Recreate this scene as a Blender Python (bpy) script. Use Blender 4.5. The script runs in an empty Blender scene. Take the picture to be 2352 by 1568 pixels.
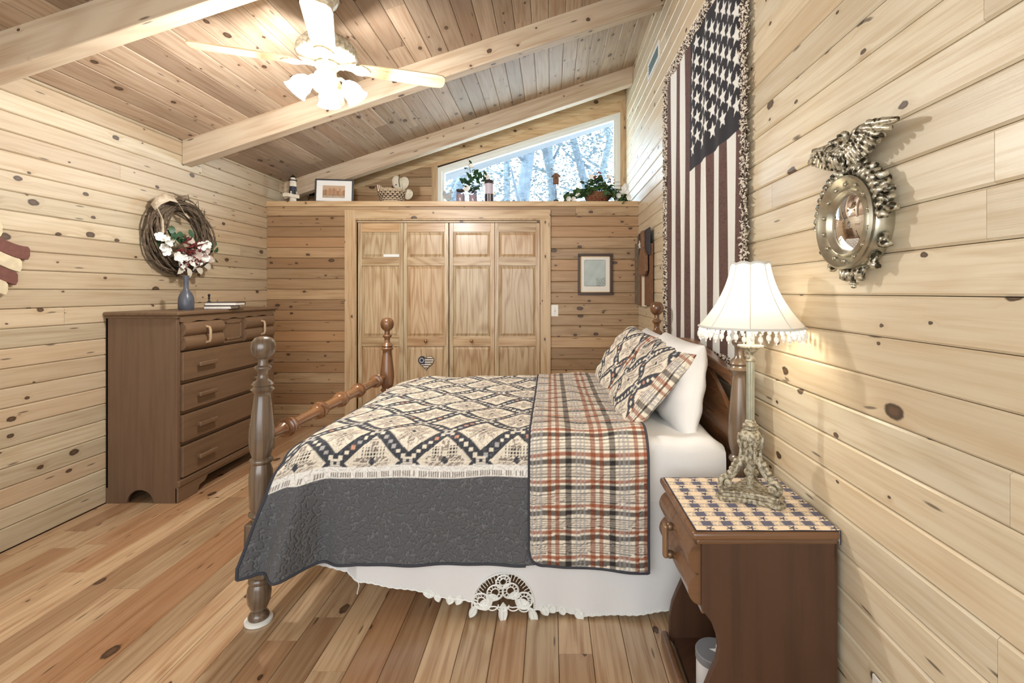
import bpy, bmesh, math, random
import numpy as np
from mathutils import Matrix, Vector
R = random.Random(7)
sc = bpy.context.scene
COL = sc.collection
PI = math.pi
# ------------------------------------------------------------------ camera, world, lights, exposure
HC = 1.351                      # eye height of the camera in metres
FPX, CX, CY = 1120.0, 1265.0, 669.5   # focal length and principal point in frame pixels (2352 x 1568)
cam = bpy.data.cameras.new('camera'); cam_o = bpy.data.objects.new('camera', cam); COL.objects.link(cam_o)
cam_o.location = (0, 0, HC); cam_o.rotation_euler = (PI/2, 0, 0)
cam.sensor_width = 36; cam.lens = 36*FPX/2352; cam.shift_x = (1176-CX)/2352; cam.shift_y = (CY-784)/2352
cam.clip_start = .05; cam.clip_end = 200
sc.camera = cam_o
sc.view_settings.view_transform = 'Standard'; sc.view_settings.look = 'None'
sc.view_settings.gamma = 1; sc.view_settings.use_curve_mapping = False
sc.view_settings.exposure = 0.10
sc.cycles.use_denoising = True
sc.cycles.max_bounces = 8; sc.cycles.diffuse_bounces = 5; sc.cycles.transparent_max_bounces = 12
sc.cycles.sample_clamp_indirect = 6
w = bpy.data.worlds.new('sky'); sc.world = w; w.use_nodes = True
w.node_tree.nodes['Background'].inputs[0].default_value = (.76, .90, 1.0, 1)
w.node_tree.nodes['Background'].inputs[1].default_value = 19.0

def light(name, kind, loc, power, col, rot=(0, 0, 0), size=.1, size_y=None):
    l = bpy.data.lights.new(name, kind); o = bpy.data.objects.new(name, l); COL.objects.link(o)
    o.location = loc; o.rotation_euler = rot; l.energy = power; l.color = col
    if kind == 'AREA':
        l.shape = 'RECTANGLE'; l.size = size; l.size_y = size_y or size
    else:
        l.shadow_soft_size = size
    return o
# added area fill before the solid rear wall, standing in for an unseen window
light('rear_fill_light', 'AREA', (-.9, -1.02, 1.6), 80, (.91, .96, 1.0), (PI/2, 0, 0), 3.0, 1.9)

# ------------------------------------------------------------------ helpers
def lin(r, g, b):
    def f(c):
        c /= 255
        return c/12.92 if c <= .04045 else ((c+.055)/1.055)**2.4
    return (f(r), f(g), f(b))
def L4(c): return (*lin(*c), 1)

class MB:
    def __init__(s): s.v = []; s.f = []
    def add(s, vs, fs):
        o = len(s.v); s.v += [tuple(p) for p in vs]; s.f += [tuple(i+o for i in f) for f in fs]; return s
    def box(s, x0, x1, y0, y1, z0, z1, M=None):
        vs = [Vector((x, y, z)) for z in (z0, z1) for y in (y0, y1) for x in (x0, x1)]
        if M is not None: vs = [M @ p for p in vs]
        return s.add(vs, [(0, 2, 3, 1), (4, 5, 7, 6), (0, 1, 5, 4), (2, 6, 7, 3), (0, 4, 6, 2), (1, 3, 7, 5)])
    def prism(s, poly, ax, a, b, M=None):
        n = len(poly)
        mk = {'y': lambda p, t: Vector((p[0], t, p[1])), 'x': lambda p, t: Vector((t, p[0], p[1])), 'z': lambda p, t: Vector((p[0], p[1], t))}[ax]
        vs = [mk(p, a) for p in poly]+[mk(p, b) for p in poly]
        if M is not None: vs = [M @ p for p in vs]
        fs = [tuple(range(n)), tuple(range(2*n-1, n-1, -1))]+[(i, i+n, (i+1) % n+n, (i+1) % n) for i in range(n)]
        return s.add(vs, fs)
    def lathe(s, prof, seg=20, c=(0, 0, 0), M=None, caps=True, sx=1, sy=1):
        n = len(prof); vs = []
        for r, z in prof:
            for k in range(seg):
                a = 2*PI*k/seg; vs.append(Vector((r*math.cos(a)*sx, r*math.sin(a)*sy, z)))
        if M is not None: vs = [M @ p for p in vs]
        vs = [p+Vector(c) for p in vs]; fs = []
        for i in range(n-1):
            for k in range(seg):
                k2 = (k+1) % seg; fs.append((i*seg+k, i*seg+k2, (i+1)*seg+k2, (i+1)*seg+k))
        if caps:
            fs.append(tuple(range(seg-1, -1, -1))); fs.append(tuple((n-1)*seg+k for k in range(seg)))
        return s.add(vs, fs)
    def ball(s, c, r, seg=16, rings=10, M=None):
        rx, ry, rz = (r, r, r) if not hasattr(r, '__len__') else r
        pr = [(max(1e-4, math.sin(PI*i/rings)), -math.cos(PI*i/rings)) for i in range(rings+1)]
        D = Matrix.Diagonal((rx, ry, rz, 1))
        return s.lathe(pr, seg, c, (M @ D) if M is not None else D, caps=False)
    def tube(s, path, r, seg=6, closed=False):
        P = [Vector(p) for p in path]; n = len(P); vs = []; fs = []
        up = None
        for i, p in enumerate(P):
            t = (P[(i+1) % n]-P[i-1]) if closed else (P[min(i+1, n-1)]-P[max(i-1, 0)])
            if t.length < 1e-9: t = Vector((0, 0, 1))
            t.normalize()
            if up is None:
                up = Vector((0, 0, 1)) if abs(t.z) < .9 else Vector((1, 0, 0))
            x = t.cross(up)
            if x.length < 1e-6: x = t.cross(Vector((1, .3, .2)))
            x.normalize(); y = x.cross(t).normalized(); up = y
            rr = r[i] if hasattr(r, '__len__') else r
            for k in range(seg):
                a = 2*PI*k/seg; vs.append(p+x*rr*math.cos(a)+y*rr*math.sin(a))
        m = n if closed else n-1
        for i in range(m):
            j = (i+1) % n
            for k in range(seg):
                k2 = (k+1) % seg; fs.append((i*seg+k, j*seg+k, j*seg+k2, i*seg+k2))
        if not closed:
            fs.append(tuple(range(seg))); fs.append(tuple((n-1)*seg+k for k in range(seg-1, -1, -1)))
        return s.add(vs, fs)
    def grid(s, fn, nu, nv):
        vs = [fn(i/(nu-1), j/(nv-1)) for i in range(nu) for j in range(nv)]
        return s.add(vs, [(i*nv+j, (i+1)*nv+j, (i+1)*nv+j+1, i*nv+j+1) for i in range(nu-1) for j in range(nv-1)])
    def mesh(s, name, mat, smooth=False, ang=40):
        me = bpy.data.meshes.new(name); me.from_pydata(s.v, [], s.f); me.materials.append(mat)
        bm = bmesh.new(); bm.from_mesh(me); bmesh.ops.recalc_face_normals(bm, faces=bm.faces); bm.to_mesh(me); bm.free()
        if smooth:
            me.polygons.foreach_set('use_smooth', [True]*len(me.polygons))
            me.set_sharp_from_angle(angle=math.radians(ang))
        me.update(); return me
    def build(s, name, mat, parent=None, loc=(0, 0, 0), smooth=False, bevel=0, seg=2, ang=40, sub=0, solid=0, kind=None, label=None):
        o = bpy.data.objects.new(name, s.mesh(name, mat, smooth, ang)); COL.objects.link(o)
        o.location = loc
        if parent: o.parent = parent
        if solid:
            m = o.modifiers.new('solid', 'SOLIDIFY'); m.thickness = solid; m.offset = 0
        if bevel:
            m = o.modifiers.new('bevel', 'BEVEL'); m.width = bevel; m.segments = seg; m.limit_method = 'ANGLE'; m.angle_limit = .6
        if sub:
            m = o.modifiers.new('sub', 'SUBSURF'); m.levels = sub; m.render_levels = sub
        if kind: o['kind'] = kind
        if label: o['label'] = label
        return o

def tag(o, label, cat, group=None):
    o['label'] = label; o['category'] = cat
    if group: o['group'] = group
    return o
def thing(name, label, cat, loc=(0, 0, 0), rotz=0, group=None, rot=None):
    o = bpy.data.objects.new(name, None); COL.objects.link(o); o.empty_display_size = .05
    o.location = loc; o.rotation_euler = rot or (0, 0, rotz)
    return tag(o, label, cat, group)
def struct(o): o['kind'] = 'structure'; return o
def sroot(name, loc=(0, 0, 0), rot=(0, 0, 0)):
    o = bpy.data.objects.new(name, None); COL.objects.link(o); o.location = loc; o.rotation_euler = rot; o['kind'] = 'structure'; return o
def inst(src, name, parent, M):
    """another object on the same mesh"""
    o = bpy.data.objects.new(name, src.data); COL.objects.link(o); o.parent = parent; o.matrix_local = M; return o
def T(*v): return Matrix.Translation(v)
def RX(a): return Matrix.Rotation(a, 4, 'X')
def RY(a): return Matrix.Rotation(a, 4, 'Y')
def RZ(a): return Matrix.Rotation(a, 4, 'Z')

def cgrid(name, P, C, mat, parent=None, loc=(0, 0, 0), smooth=True, keep=None, closed=False, solid=0):
    """a surface from arrays: P (nu,nv,3) points, C (nu,nv,3) colours printed or woven into the cloth"""
    nu, nv = P.shape[:2]
    idx = np.arange(nu*nv).reshape(nu, nv)
    q = np.stack([idx[:-1, :-1], idx[1:, :-1], idx[1:, 1:], idx[:-1, 1:]], -1)
    if keep is not None: q = q[keep[:-1, :-1]]
    q = q.reshape(-1, 4)
    me = bpy.data.meshes.new(name); me.vertices.add(nu*nv); me.vertices.foreach_set('co', P.astype(np.float32).ravel())
    me.loops.add(q.size); me.loops.foreach_set('vertex_index', q.astype(np.int32).ravel())
    me.polygons.add(len(q)); me.polygons.foreach_set('loop_start', np.arange(0, q.size, 4, dtype=np.int32))
    me.update(calc_edges=True)
    if smooth: me.polygons.foreach_set('use_smooth', np.ones(len(q), dtype=bool))
    if C is not None:
        a = me.color_attributes.new('Col', 'FLOAT_COLOR', 'POINT')
        C4 = np.concatenate([C, np.ones(C.shape[:2]+(1,))], -1).astype(np.float32)
        a.data.foreach_set('color', C4.ravel())
    me.materials.append(mat); me.validate()
    o = bpy.data.objects.new(name, me); COL.objects.link(o); o.location = loc
    if parent: o.parent = parent
    if solid:
        m = o.modifiers.new('solid', 'SOLIDIFY'); m.thickness = solid; m.offset = -1
    return o

# ------------------------------------------------------------------ materials
def nd(nt, typ, ins=None, **props):
    n = nt.nodes.new('ShaderNode'+typ)
    for k, v in props.items(): setattr(n, k, v)
    for k, v in (ins or {}).items():
        s = n.inputs[k]
        if isinstance(v, bpy.types.NodeSocket): nt.links.new(v, s)
        else: s.default_value = v
    return n
def mth(nt, op, a, b=0.0, c=0.0, clamp=False):
    n = nt.nodes.new('ShaderNodeMath'); n.operation = op; n.use_clamp = clamp
    for i, v in enumerate((a, b, c)):
        if isinstance(v, bpy.types.NodeSocket): nt.links.new(v, n.inputs[i])
        else: n.inputs[i].default_value = v
    return n.outputs[0]
def mixc(nt, fac, a, b, blend='MIX'):
    n = nt.nodes.new('ShaderNodeMix'); n.data_type = 'RGBA'; n.blend_type = blend
    for s, v in ((n.inputs[0], fac), (n.inputs[6], a), (n.inputs[7], b)):
        if isinstance(v, bpy.types.NodeSocket): nt.links.new(v, s)
        else: s.default_value = v
    return n.outputs[2]
def mapr(nt, v, a, b, c=0.0, d=1.0, smooth=True):
    n = nd(nt, 'MapRange', {'Value': v, 'From Min': a, 'From Max': b, 'To Min': c, 'To Max': d})
    n.interpolation_type = 'SMOOTHSTEP' if smooth else 'LINEAR'; return n.outputs[0]
def new_mat(name):
    m = bpy.data.materials.new(name); m.use_nodes = True
    return m, m.node_tree, m.node_tree.nodes['Principled BSDF']
def bump(nt, bs, h, strength, dist=.01):
    b = nd(nt, 'Bump', {'Strength': strength, 'Distance': dist, 'Height': h}); nt.links.new(b.outputs[0], bs.inputs['Normal'])

def plain(name, c, rough=.5, metal=0, noise=0, nscale=30, bmp=0, c2=None, coat=0, emit=0, spec=None):
    m, nt, bs = new_mat(name)
    bs.inputs['Base Color'].default_value = L4(c); bs.inputs['Roughness'].default_value = rough; bs.inputs['Metallic'].default_value = metal
    if spec is not None: bs.inputs['Specular IOR Level'].default_value = spec
    if coat: bs.inputs['Coat Weight'].default_value = coat; bs.inputs['Coat Roughness'].default_value = .15
    if emit:
        bs.inputs['Emission Color'].default_value = L4(c); bs.inputs['Emission Strength'].default_value = emit
    if noise or bmp:
        tc = nd(nt, 'TexCoord'); n = nd(nt, 'TexNoise', {'Vector': tc.outputs['Object'], 'Scale': nscale, 'Detail': 4})
        if noise:
            o = mixc(nt, mapr(nt, n.outputs[0], .35, .65), L4(c), L4(c2 or tuple(x*.7 for x in c)))
            o = mixc(nt, noise, L4(c), o); nt.links.new(o, bs.inputs['Base Color'])
        if bmp: bump(nt, bs, n.outputs[0], bmp)
    return m

def wood(name, light, dark, knot=(54, 38, 27), knots=.5, rough=.42, ax='x', var=.22, warm=(196, 140, 92), warmth=.35, grain=1.0, gs=1.0, ksz=1.0, coat=0, rings=.5):
    m, nt, bs = new_mat(name)
    tc = nd(nt, 'TexCoord'); oi = nd(nt, 'ObjectInfo'); rnd = oi.outputs['Random']
    sp = nd(nt, 'SeparateXYZ', {0: tc.outputs['Object']})
    o = {'x': (0, 1, 2), 'y': (1, 0, 2), 'z': (2, 0, 1)}[ax]
    x = sp.outputs[o[0]]; y = mth(nt, 'ADD', sp.outputs[o[1]], mth(nt, 'MULTIPLY', sp.outputs[o[2]], .7))
    r2 = mth(nt, 'FRACT', mth(nt, 'MULTIPLY', rnd, 17.31)); r3 = mth(nt, 'FRACT', mth(nt, 'MULTIPLY', rnd, 91.7))
    x = mth(nt, 'ADD', x, mth(nt, 'MULTIPLY', rnd, 53)); y = mth(nt, 'ADD', y, mth(nt, 'MULTIPLY', r2, 31))
    def vec(sx, sy, sz=None):
        return nd(nt, 'CombineXYZ', {0: mth(nt, 'MULTIPLY', x, sx), 1: mth(nt, 'MULTIPLY', y, sy), 2: mth(nt, 'MULTIPLY', r3, 9.0)}).outputs[0]
    halo = core = None
    if knots > 0:
        vo = nd(nt, 'TexVoronoi', {'Vector': vec(5.2/ksz, 9.0/ksz), 'Scale': 1.0, 'Randomness': .95}, voronoi_dimensions='2D')
        wob = nd(nt, 'TexNoise', {'Vector': vec(45, 70), 'Scale': 1, 'Detail': 1})
        d = mth(nt, 'ADD', vo.outputs['Distance'], mth(nt, 'MULTIPLY', mth(nt, 'SUBTRACT', wob.outputs[0], .5), .07))
        sc_ = nd(nt, 'SeparateColor', {0: vo.outputs['Color']})
        sel = mth(nt, 'GREATER_THAN', sc_.outputs[0], 1-knots)
        rad = mth(nt, 'MULTIPLY_ADD', mth(nt, 'POWER', sc_.outputs[1], 3.0), .17, .045)
        q = mth(nt, 'DIVIDE', d, rad)
        core = mth(nt, 'MULTIPLY', mapr(nt, q, 1.0, .72), sel)
        halo = mth(nt, 'MULTIPLY', mapr(nt, q, 3.2, .8), sel)
        heart = mth(nt, 'MULTIPLY', mapr(nt, q, .62, .3), sel)
        y = mth(nt, 'ADD', y, mth(nt, 'MULTIPLY', halo, .012))
    n1 = nd(nt, 'TexNoise', {'Vector': vec(2.2*gs, 60*gs), 'Scale': 1, 'Detail': 3, 'Roughness': .6})
    n2 = nd(nt, 'TexNoise', {'Vector': vec(.75*gs, 5.5*gs), 'Scale': 1, 'Detail': 1})
    ph = mth(nt, 'MULTIPLY_ADD', n2.outputs[0], 52.0, mth(nt, 'MULTIPLY', y, 26*gs))
    rg = mth(nt, 'POWER', mth(nt, 'MULTIPLY_ADD', mth(nt, 'SINE', ph), .5, .5), 2.2)
    val = mth(nt, 'MULTIPLY_ADD', rg, -rings, mapr(nt, n1.outputs[0], .28, .62, 0, 1.0))
    if halo is not None: val = mth(nt, 'SUBTRACT', val, mth(nt, 'MULTIPLY', halo, .35))
    fac = mapr(nt, val, .95, -.35, 0, grain, smooth=False)
    c = mixc(nt, fac, L4(light), L4(dark))
    c = mixc(nt, mth(nt, 'MULTIPLY', mth(nt, 'POWER', r2, 1.6), warmth), c, L4(warm), 'MIX')
    b = mapr(nt, r3, 0, 1, 1-var, 1+var*.45, smooth=False)
    c = mixc(nt, 1.0, c, nd(nt, 'CombineColor', {0: b, 1: b, 2: b}).outputs[0], 'MULTIPLY')
    if core is not None:
        kc = mixc(nt, heart, L4(knot), L4(tuple(min(255, k*1.6) for k in knot)))
        c = mixc(nt, mth(nt, 'MULTIPLY', core, .93), c, kc)
    # small dark dashes: pitch pockets
    if knots > 0:
        v2 = nd(nt, 'TexVoronoi', {'Vector': vec(4.2, 30), 'Scale': 1.0}, voronoi_dimensions='2D')
        s2 = nd(nt, 'SeparateColor', {0: v2.outputs['Color']})
        dm = mth(nt, 'MULTIPLY', mapr(nt, v2.outputs['Distance'], .16, .06), mth(nt, 'GREATER_THAN', s2.outputs[0], .93))
        c = mixc(nt, mth(nt, 'MULTIPLY', dm, .75), c, L4(knot))
    nt.links.new(c, bs.inputs['Base Color'])
    bs.inputs['Roughness'].default_value = rough
    if coat: bs.inputs['Coat Weight'].default_value = coat; bs.inputs['Coat Roughness'].default_value = .22
    bump(nt, bs, val, .05, .004)
    return m

def cloth_attr(name, rough=.9, scale=0, strength=.3, dist=.006, sheen=.08, stitch=False, weave=0):
    m, nt, bs = new_mat(name)
    a = nd(nt, 'Attribute', attribute_name='Col'); c = a.outputs['Color']
    tc = nd(nt, 'TexCoord')
    if scale:
        n = nd(nt, 'TexNoise', {'Vector': tc.outputs['Object'], 'Scale': scale, 'Detail': 1.5})
        h = mth(nt, 'ABSOLUTE', mth(nt, 'SUBTRACT', n.outputs[0], .5))
        ln = mapr(nt, h, 0, .035)
        bump(nt, bs, mapr(nt, h, 0, .11), strength, dist)
        if stitch:   # pale quilting thread in the seams
            c = mixc(nt, mth(nt, 'MULTIPLY', mth(nt, 'SUBTRACT', 1.0, ln), .5), c, (.10, .105, .11, 1), 'ADD')
    elif weave:
        n = nd(nt, 'TexNoise', {'Vector': tc.outputs['Object'], 'Scale': weave, 'Detail': 2}); bump(nt, bs, n.outputs[0], strength, dist)
    nt.links.new(c, bs.inputs['Base Color']); bs.inputs['Roughness'].default_value = rough
    bs.inputs['Specular IOR Level'].default_value = .15
    bs.inputs['Sheen Weight'].default_value = sheen
    return m

def ornate(name, c1, c2, rough=.38, metal=.75, scale=60, strength=.5):
    m, nt, bs = new_mat(name)
    tc = nd(nt, 'TexCoord'); n = nd(nt, 'TexNoise', {'Vector': tc.outputs['Object'], 'Scale': scale, 'Detail': 4})
    c = mixc(nt, mapr(nt, n.outputs[0], .40, .58), L4(c2), L4(c1)); nt.links.new(c, bs.inputs['Base Color'])
    bs.inputs['Roughness'].default_value = rough; bs.inputs['Metallic'].default_value = metal
    bump(nt, bs, n.outputs[0], strength, .006); return m

def glass(name, tint=(255, 255, 255), refl=.08, rough=.02):
    m = bpy.data.materials.new(name); m.use_nodes = True; nt = m.node_tree; nt.nodes.clear()
    t = nd(nt, 'BsdfTransparent', {0: L4(tint)}); g = nd(nt, 'BsdfGlossy', {0: (1, 1, 1, 1), 'Roughness': rough})
    lw = nd(nt, 'LayerWeight', {'Blend': .2}); f = mth(nt, 'MULTIPLY_ADD', lw.outputs['Facing'], .35, refl)
    x = nd(nt, 'MixShader', {0: f, 1: t.outputs[0], 2: g.outputs[0]}); o = nd(nt, 'OutputMaterial', {0: x.outputs[0]}); return m

def shade_mat(name, c, trans=.6):
    m = bpy.data.materials.new(name); m.use_nodes = True; nt = m.node_tree; nt.nodes.clear()
    d = nd(nt, 'BsdfDiffuse', {0: L4(c)}); t = nd(nt, 'BsdfTranslucent', {0: L4(c)})
    x = nd(nt, 'MixShader', {0: trans, 1: d.outputs[0], 2: t.outputs[0]}); nd(nt, 'OutputMaterial', {0: x.outputs[0]}); return m

M_wall = wood('knotty_pine_wall', (202, 189, 162), (170, 148, 116), knots=.31, rough=.42, warm=(184, 154, 124), warmth=.45, var=.16, grain=.75, rings=.35)
M_wallR = wood('pale_knotty_pine_wall', (218, 207, 182), (194, 174, 142), knots=.26, rough=.36, warm=(206, 180, 142), warmth=.5, var=.13, grain=.9, rings=.4)
M_far = wood('amber_knotty_pine_wall', (188, 160, 124), (150, 116, 80), knots=.55, rough=.42, warm=(158, 116, 78), warmth=.75, var=.28, grain=.85, rings=.35)
M_ceil = wood('ceiling_pine', (182, 162, 140), (148, 122, 98), knots=.40, rough=.5, warm=(142, 110, 84), warmth=.6, var=.26, grain=.9, rings=.35)
M_floor = wood('floor_pine', (208, 181, 146), (160, 121, 86), knots=.28, rough=.28, warm=(144, 96, 60), warmth=.7, var=.26, ksz=1.3, grain=.9, rings=.4, coat=.25)
M_beam = wood('beam_pine', (200, 185, 162), (174, 150, 124), knots=.25, rough=.5, var=.05, warmth=.1, gs=.6)
M_trim = wood('trim_pine', (208, 186, 150), (176, 146, 108), knots=.35, rough=.38, var=.08, warmth=.25)
M_trimz = wood('trim_pine_upright', (208, 186, 150), (176, 146, 108), knots=.35, rough=.38, ax='z', var=.08, warmth=.25)
M_door = wood('door_pine_upright', (204, 186, 152), (164, 134, 98), knots=0, rough=.33, ax='z', var=.09, warmth=.3, gs=1.2, rings=.75, coat=.2)
M_doorx = wood('door_pine_rail', (202, 178, 140), (164, 132, 92), knots=0, rough=.33, ax='x', var=.12, warmth=.3, gs=1.2, rings=.75, coat=.2)
M_brown = wood('dresser_brown', (114, 90, 68), (96, 74, 54), knots=0, rough=.45, ax='x', var=.06, warmth=.1, warm=(120, 82, 54), gs=.7, grain=.8, rings=.2)
M_brownz = wood('dresser_brown_upright', (114, 90, 70), (96, 74, 56), knots=0, rough=.45, ax='z', var=.05, warmth=.1, warm=(120, 82, 54), gs=.7, grain=.8, rings=.2)
M_night = wood('nightstand_brown', (82, 56, 40), (62, 42, 30), knots=0, rough=.4, ax='z', var=.05, warmth=.1, warm=(110, 70, 46), gs=.6, grain=.8, rings=.25)
M_nighty = wood('nightstand_brown_top', (112, 80, 54), (84, 56, 36), knots=0, rough=.25, ax='y', var=.05, warmth=.1, warm=(130, 84, 52), gs=.7, grain=.8, rings=.25, coat=.5)
M_bed = wood('bed_maple', (126, 88, 58), (86, 54, 32), knots=0, rough=.24, ax='z', var=.05, warmth=.1, warm=(110, 70, 40), gs=.8, rings=.3, coat=.6)
M_bedy = wood('bed_maple_rail', (142, 98, 62), (96, 60, 34), knots=0, rough=.24, ax='y', var=.05, warmth=.1, warm=(120, 76, 44), gs=.8, rings=.3, coat=.6)
M_bedw = wood('bed_maple_worn', (112, 94, 76), (64, 50, 40), knots=0, rough=.24, ax='z', var=.05, warmth=.1, warm=(110, 80, 56), gs=.9, rings=.35, coat=.7)
M_dark = plain('dark_gap', (46, 32, 22), .9)
M_white = plain('white_paint', (236, 238, 234), .45)
M_plate = plain('white_plastic', (238, 236, 228), .35)
M_black = plain('black_paint', (26, 26, 30), .4)
M_navy = plain('navy_paint', (44, 48, 62), .6)
M_cream = plain('cream_paint', (232, 224, 204), .6, noise=.3, nscale=40)
M_sheet = plain('white_cotton', (232, 231, 229), .85, bmp=.12, nscale=14)
M_sheet2 = plain('white_linen', (224, 224, 224), .9, bmp=.22, nscale=11)
M_gold = ornate('aged_gilt', (206, 200, 180), (62, 56, 42))
M_gold2 = plain('aged_gilt_smooth', (190, 184, 164), .3, .8, noise=.3, nscale=25, c2=(110, 100, 76))
M_stone = ornate('cast_resin', (186, 178, 156), (124, 115, 96), rough=.5, metal=.2, scale=90, strength=.6)
M_green = plain('leaf_green', (52, 88, 54), .45, noise=.6, nscale=20, c2=(32, 62, 42))
M_green2 = plain('ivy_green', (84, 112, 62), .45, noise=.6, nscale=25, c2=(48, 78, 48))
M_petal = plain('white_petal', (238, 238, 232), .7)
M_red = plain('dried_red_flower', (110, 40, 38), .8, noise=.5, nscale=60)
M_berry = plain('rust_berry', (150, 70, 52), .6)
M_twig = plain('grapevine_twig', (112, 96, 78), .85, noise=.7, nscale=40, c2=(60, 48, 38))
# ------------------------------------------------------------------ the room
XL, XR, YF, YB, YR = -2.841, .876, 4.88, 5.70, -1.05     # left and right wall, closet front, outer wall, wall behind the camera
ZS = 2.255                                                # top of the closet, used as a shelf
SL = 1/3                                                  # roof slope
def zc(x): return 2.515+SL*(x-XL)                         # underside of the ceiling

def plank(parent, name, length, width, th, M, mat, ch=.0058):
    h, v = width/2-.0009, length/2-.0007
    pr = [(-h, 0), (h, 0), (h, th-ch), (h-ch, th), (-h+ch, th), (-h, th-ch)]
    mb = MB(); mb.prism(pr, 'x', -v, v)
    o = bpy.data.objects.new(name, mb.mesh(name, mat)); COL.objects.link(o); o.parent = parent; o.matrix_local = M; return o
def frame(cx, cy, cz, ex, ey, ez):
    m = Matrix((ex, ey, ez)).transposed().to_4x4(); m.translation = (cx, cy, cz); return m
def breaks(a, b, lo, hi):
    cuts = [a]; x = a+R.uniform(.3, 1)*(lo+hi)/2
    while x < b-.35: cuts.append(x); x += R.uniform(lo, hi)
    return cuts+[b]

# floor
fl = struct(MB().box(XL-.1, XR+.1, YR, YB, -.08, -.0165).build('floor', M_dark))
pw = .1265; k0 = math.floor((XL-.03)/pw)
for k in range(k0, int(XR/pw)+2):
    xa, xb = max(.03+pw*k, XL), min(.03+pw*(k+1), XR)
    if xb-xa < .02: continue
    cs = breaks(.2, YF+.02, 1.1, 2.6)
    for a, b in zip(cs, cs[1:]):
        plank(fl, 'board', b-a, xb-xa, .016, frame((xa+xb)/2, (a+b)/2, -.016, (0, 1, 0), (-1, 0, 0), (0, 0, 1)), M_floor, .0022)

# left wall: boards run towards the far wall
wl = struct(MB().box(XL-.12, XL-.019, YR, YB+.05, -.05, 2.62).build('wall_left', M_dark))
def rows(z0, p, top):
    out = []; z = 0.0; n = z0
    while z < top-.01:
        while n <= z+.03: n += p
        out.append((z, min(n, top))); z = n
    return out
for a, b in rows(.0155, .1036, 2.53):
    cs = [YR]+breaks(1.9+R.uniform(-.3, .3), YB, 2.6, 5.5)
    for p, q in zip(cs, cs[1:]):
        plank(wl, 'plank', q-p, b-a, .02, frame(XL-.02, (p+q)/2, (a+b)/2, (0, 1, 0), (0, 0, 1), (1, 0, 0)), M_wall)
# right wall
wr = struct(MB().box(XR+.019, XR+.12, YR, YB+.05, -.05, 3.86).build('wall_right', M_dark))
for a, b in rows(.0111, .1108, 3.76):
    cs = [YR]+breaks(.5+R.uniform(-.2, .5), YB, 2.6, 5.0)
    for p, q in zip(cs, cs[1:]):
        plank(wr, 'plank', q-p, b-a, .02, frame(XR+.02, (p+q)/2, (a+b)/2, (0, 1, 0), (0, 0, -1), (-1, 0, 0)), M_wallR)
# far wall: the closet front
CLX0, CLX1, CLZ = -1.948, -.1046, 2.067                   # clear opening in the closet front
wf = MB(); wf.box(XL, CLX0, YF+.02, YF+.09, 0, 2.2); wf.box(CLX1, XR, YF+.02, YF+.09, 0, 2.2); wf.box(CLX0, CLX1, YF+.02, YF+.09, CLZ, 2.2)
wf = struct(wf.build('wall_far', M_dark))
for a, b in rows(.0142, .1046, 2.1065):
    plank(wf, 'plank', CLX0-XL, b-a, .02, frame((XL+CLX0)/2, YF+.02, (a+b)/2, (1, 0, 0), (0, 0, 1), (0, -1, 0)), M_far)
for a, b in rows(.0111, .1108, 2.1063):
    plank(wf, 'plank', XR-CLX1, b-a, .02, frame((XR+CLX1)/2, YF+.02, (a+b)/2, (1, 0, 0), (0, 0, 1), (0, -1, 0)), M_far)
for p, q in ((XL, -1.62), (-1.62, .25), (.25, XR)):
    plank(wf, 'plank', q-p, .0965, .02, frame((p+q)/2, YF+.02, 2.156, (1, 0, 0), (0, 0, 1), (0, -1, 0)), M_far)
# shelf cap over the closet
t = struct(MB().box(XL, XR, YF-.012, YF+.012, 2.203, ZS).build('trim_1', M_trim, bevel=.003))
t = struct(MB().box(XL, XR, YF+.012, YB, ZS-.025, ZS).build('trim_2', M_trim))
# closet casing
cas = sroot('trim_3')
MB().box(-2.057, CLX0-.005, YF-.018, YF+.0, 0, 2.168).build('casing_leg', M_trimz, cas, bevel=.003)
MB().box(CLX1+.005, 0.0, YF-.018, YF+.0, 0, 2.078).build('casing_leg', M_trimz, cas, bevel=.003)
MB().box(CLX0-.005, 0.0, YF-.018, YF+.0, 2.078, 2.168).build('casing_head', M_trim, cas, bevel=.003)
jm = MB(); jm.box(CLX0-.012, CLX0, YF-.008, YF+.10, 0, CLZ); jm.box(CLX1, CLX1+.012, YF-.008, YF+.10, 0, CLZ); jm.box(CLX0-.012, CLX1+.012, YF-.008, YF+.10, CLZ, CLZ+.012)
jm.build('jamb', M_trimz, cas)
MB().box(CLX0, CLX1, YF+.03, YF+.07, CLZ-.02, CLZ).build('door_track', M_trim, cas)

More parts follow.
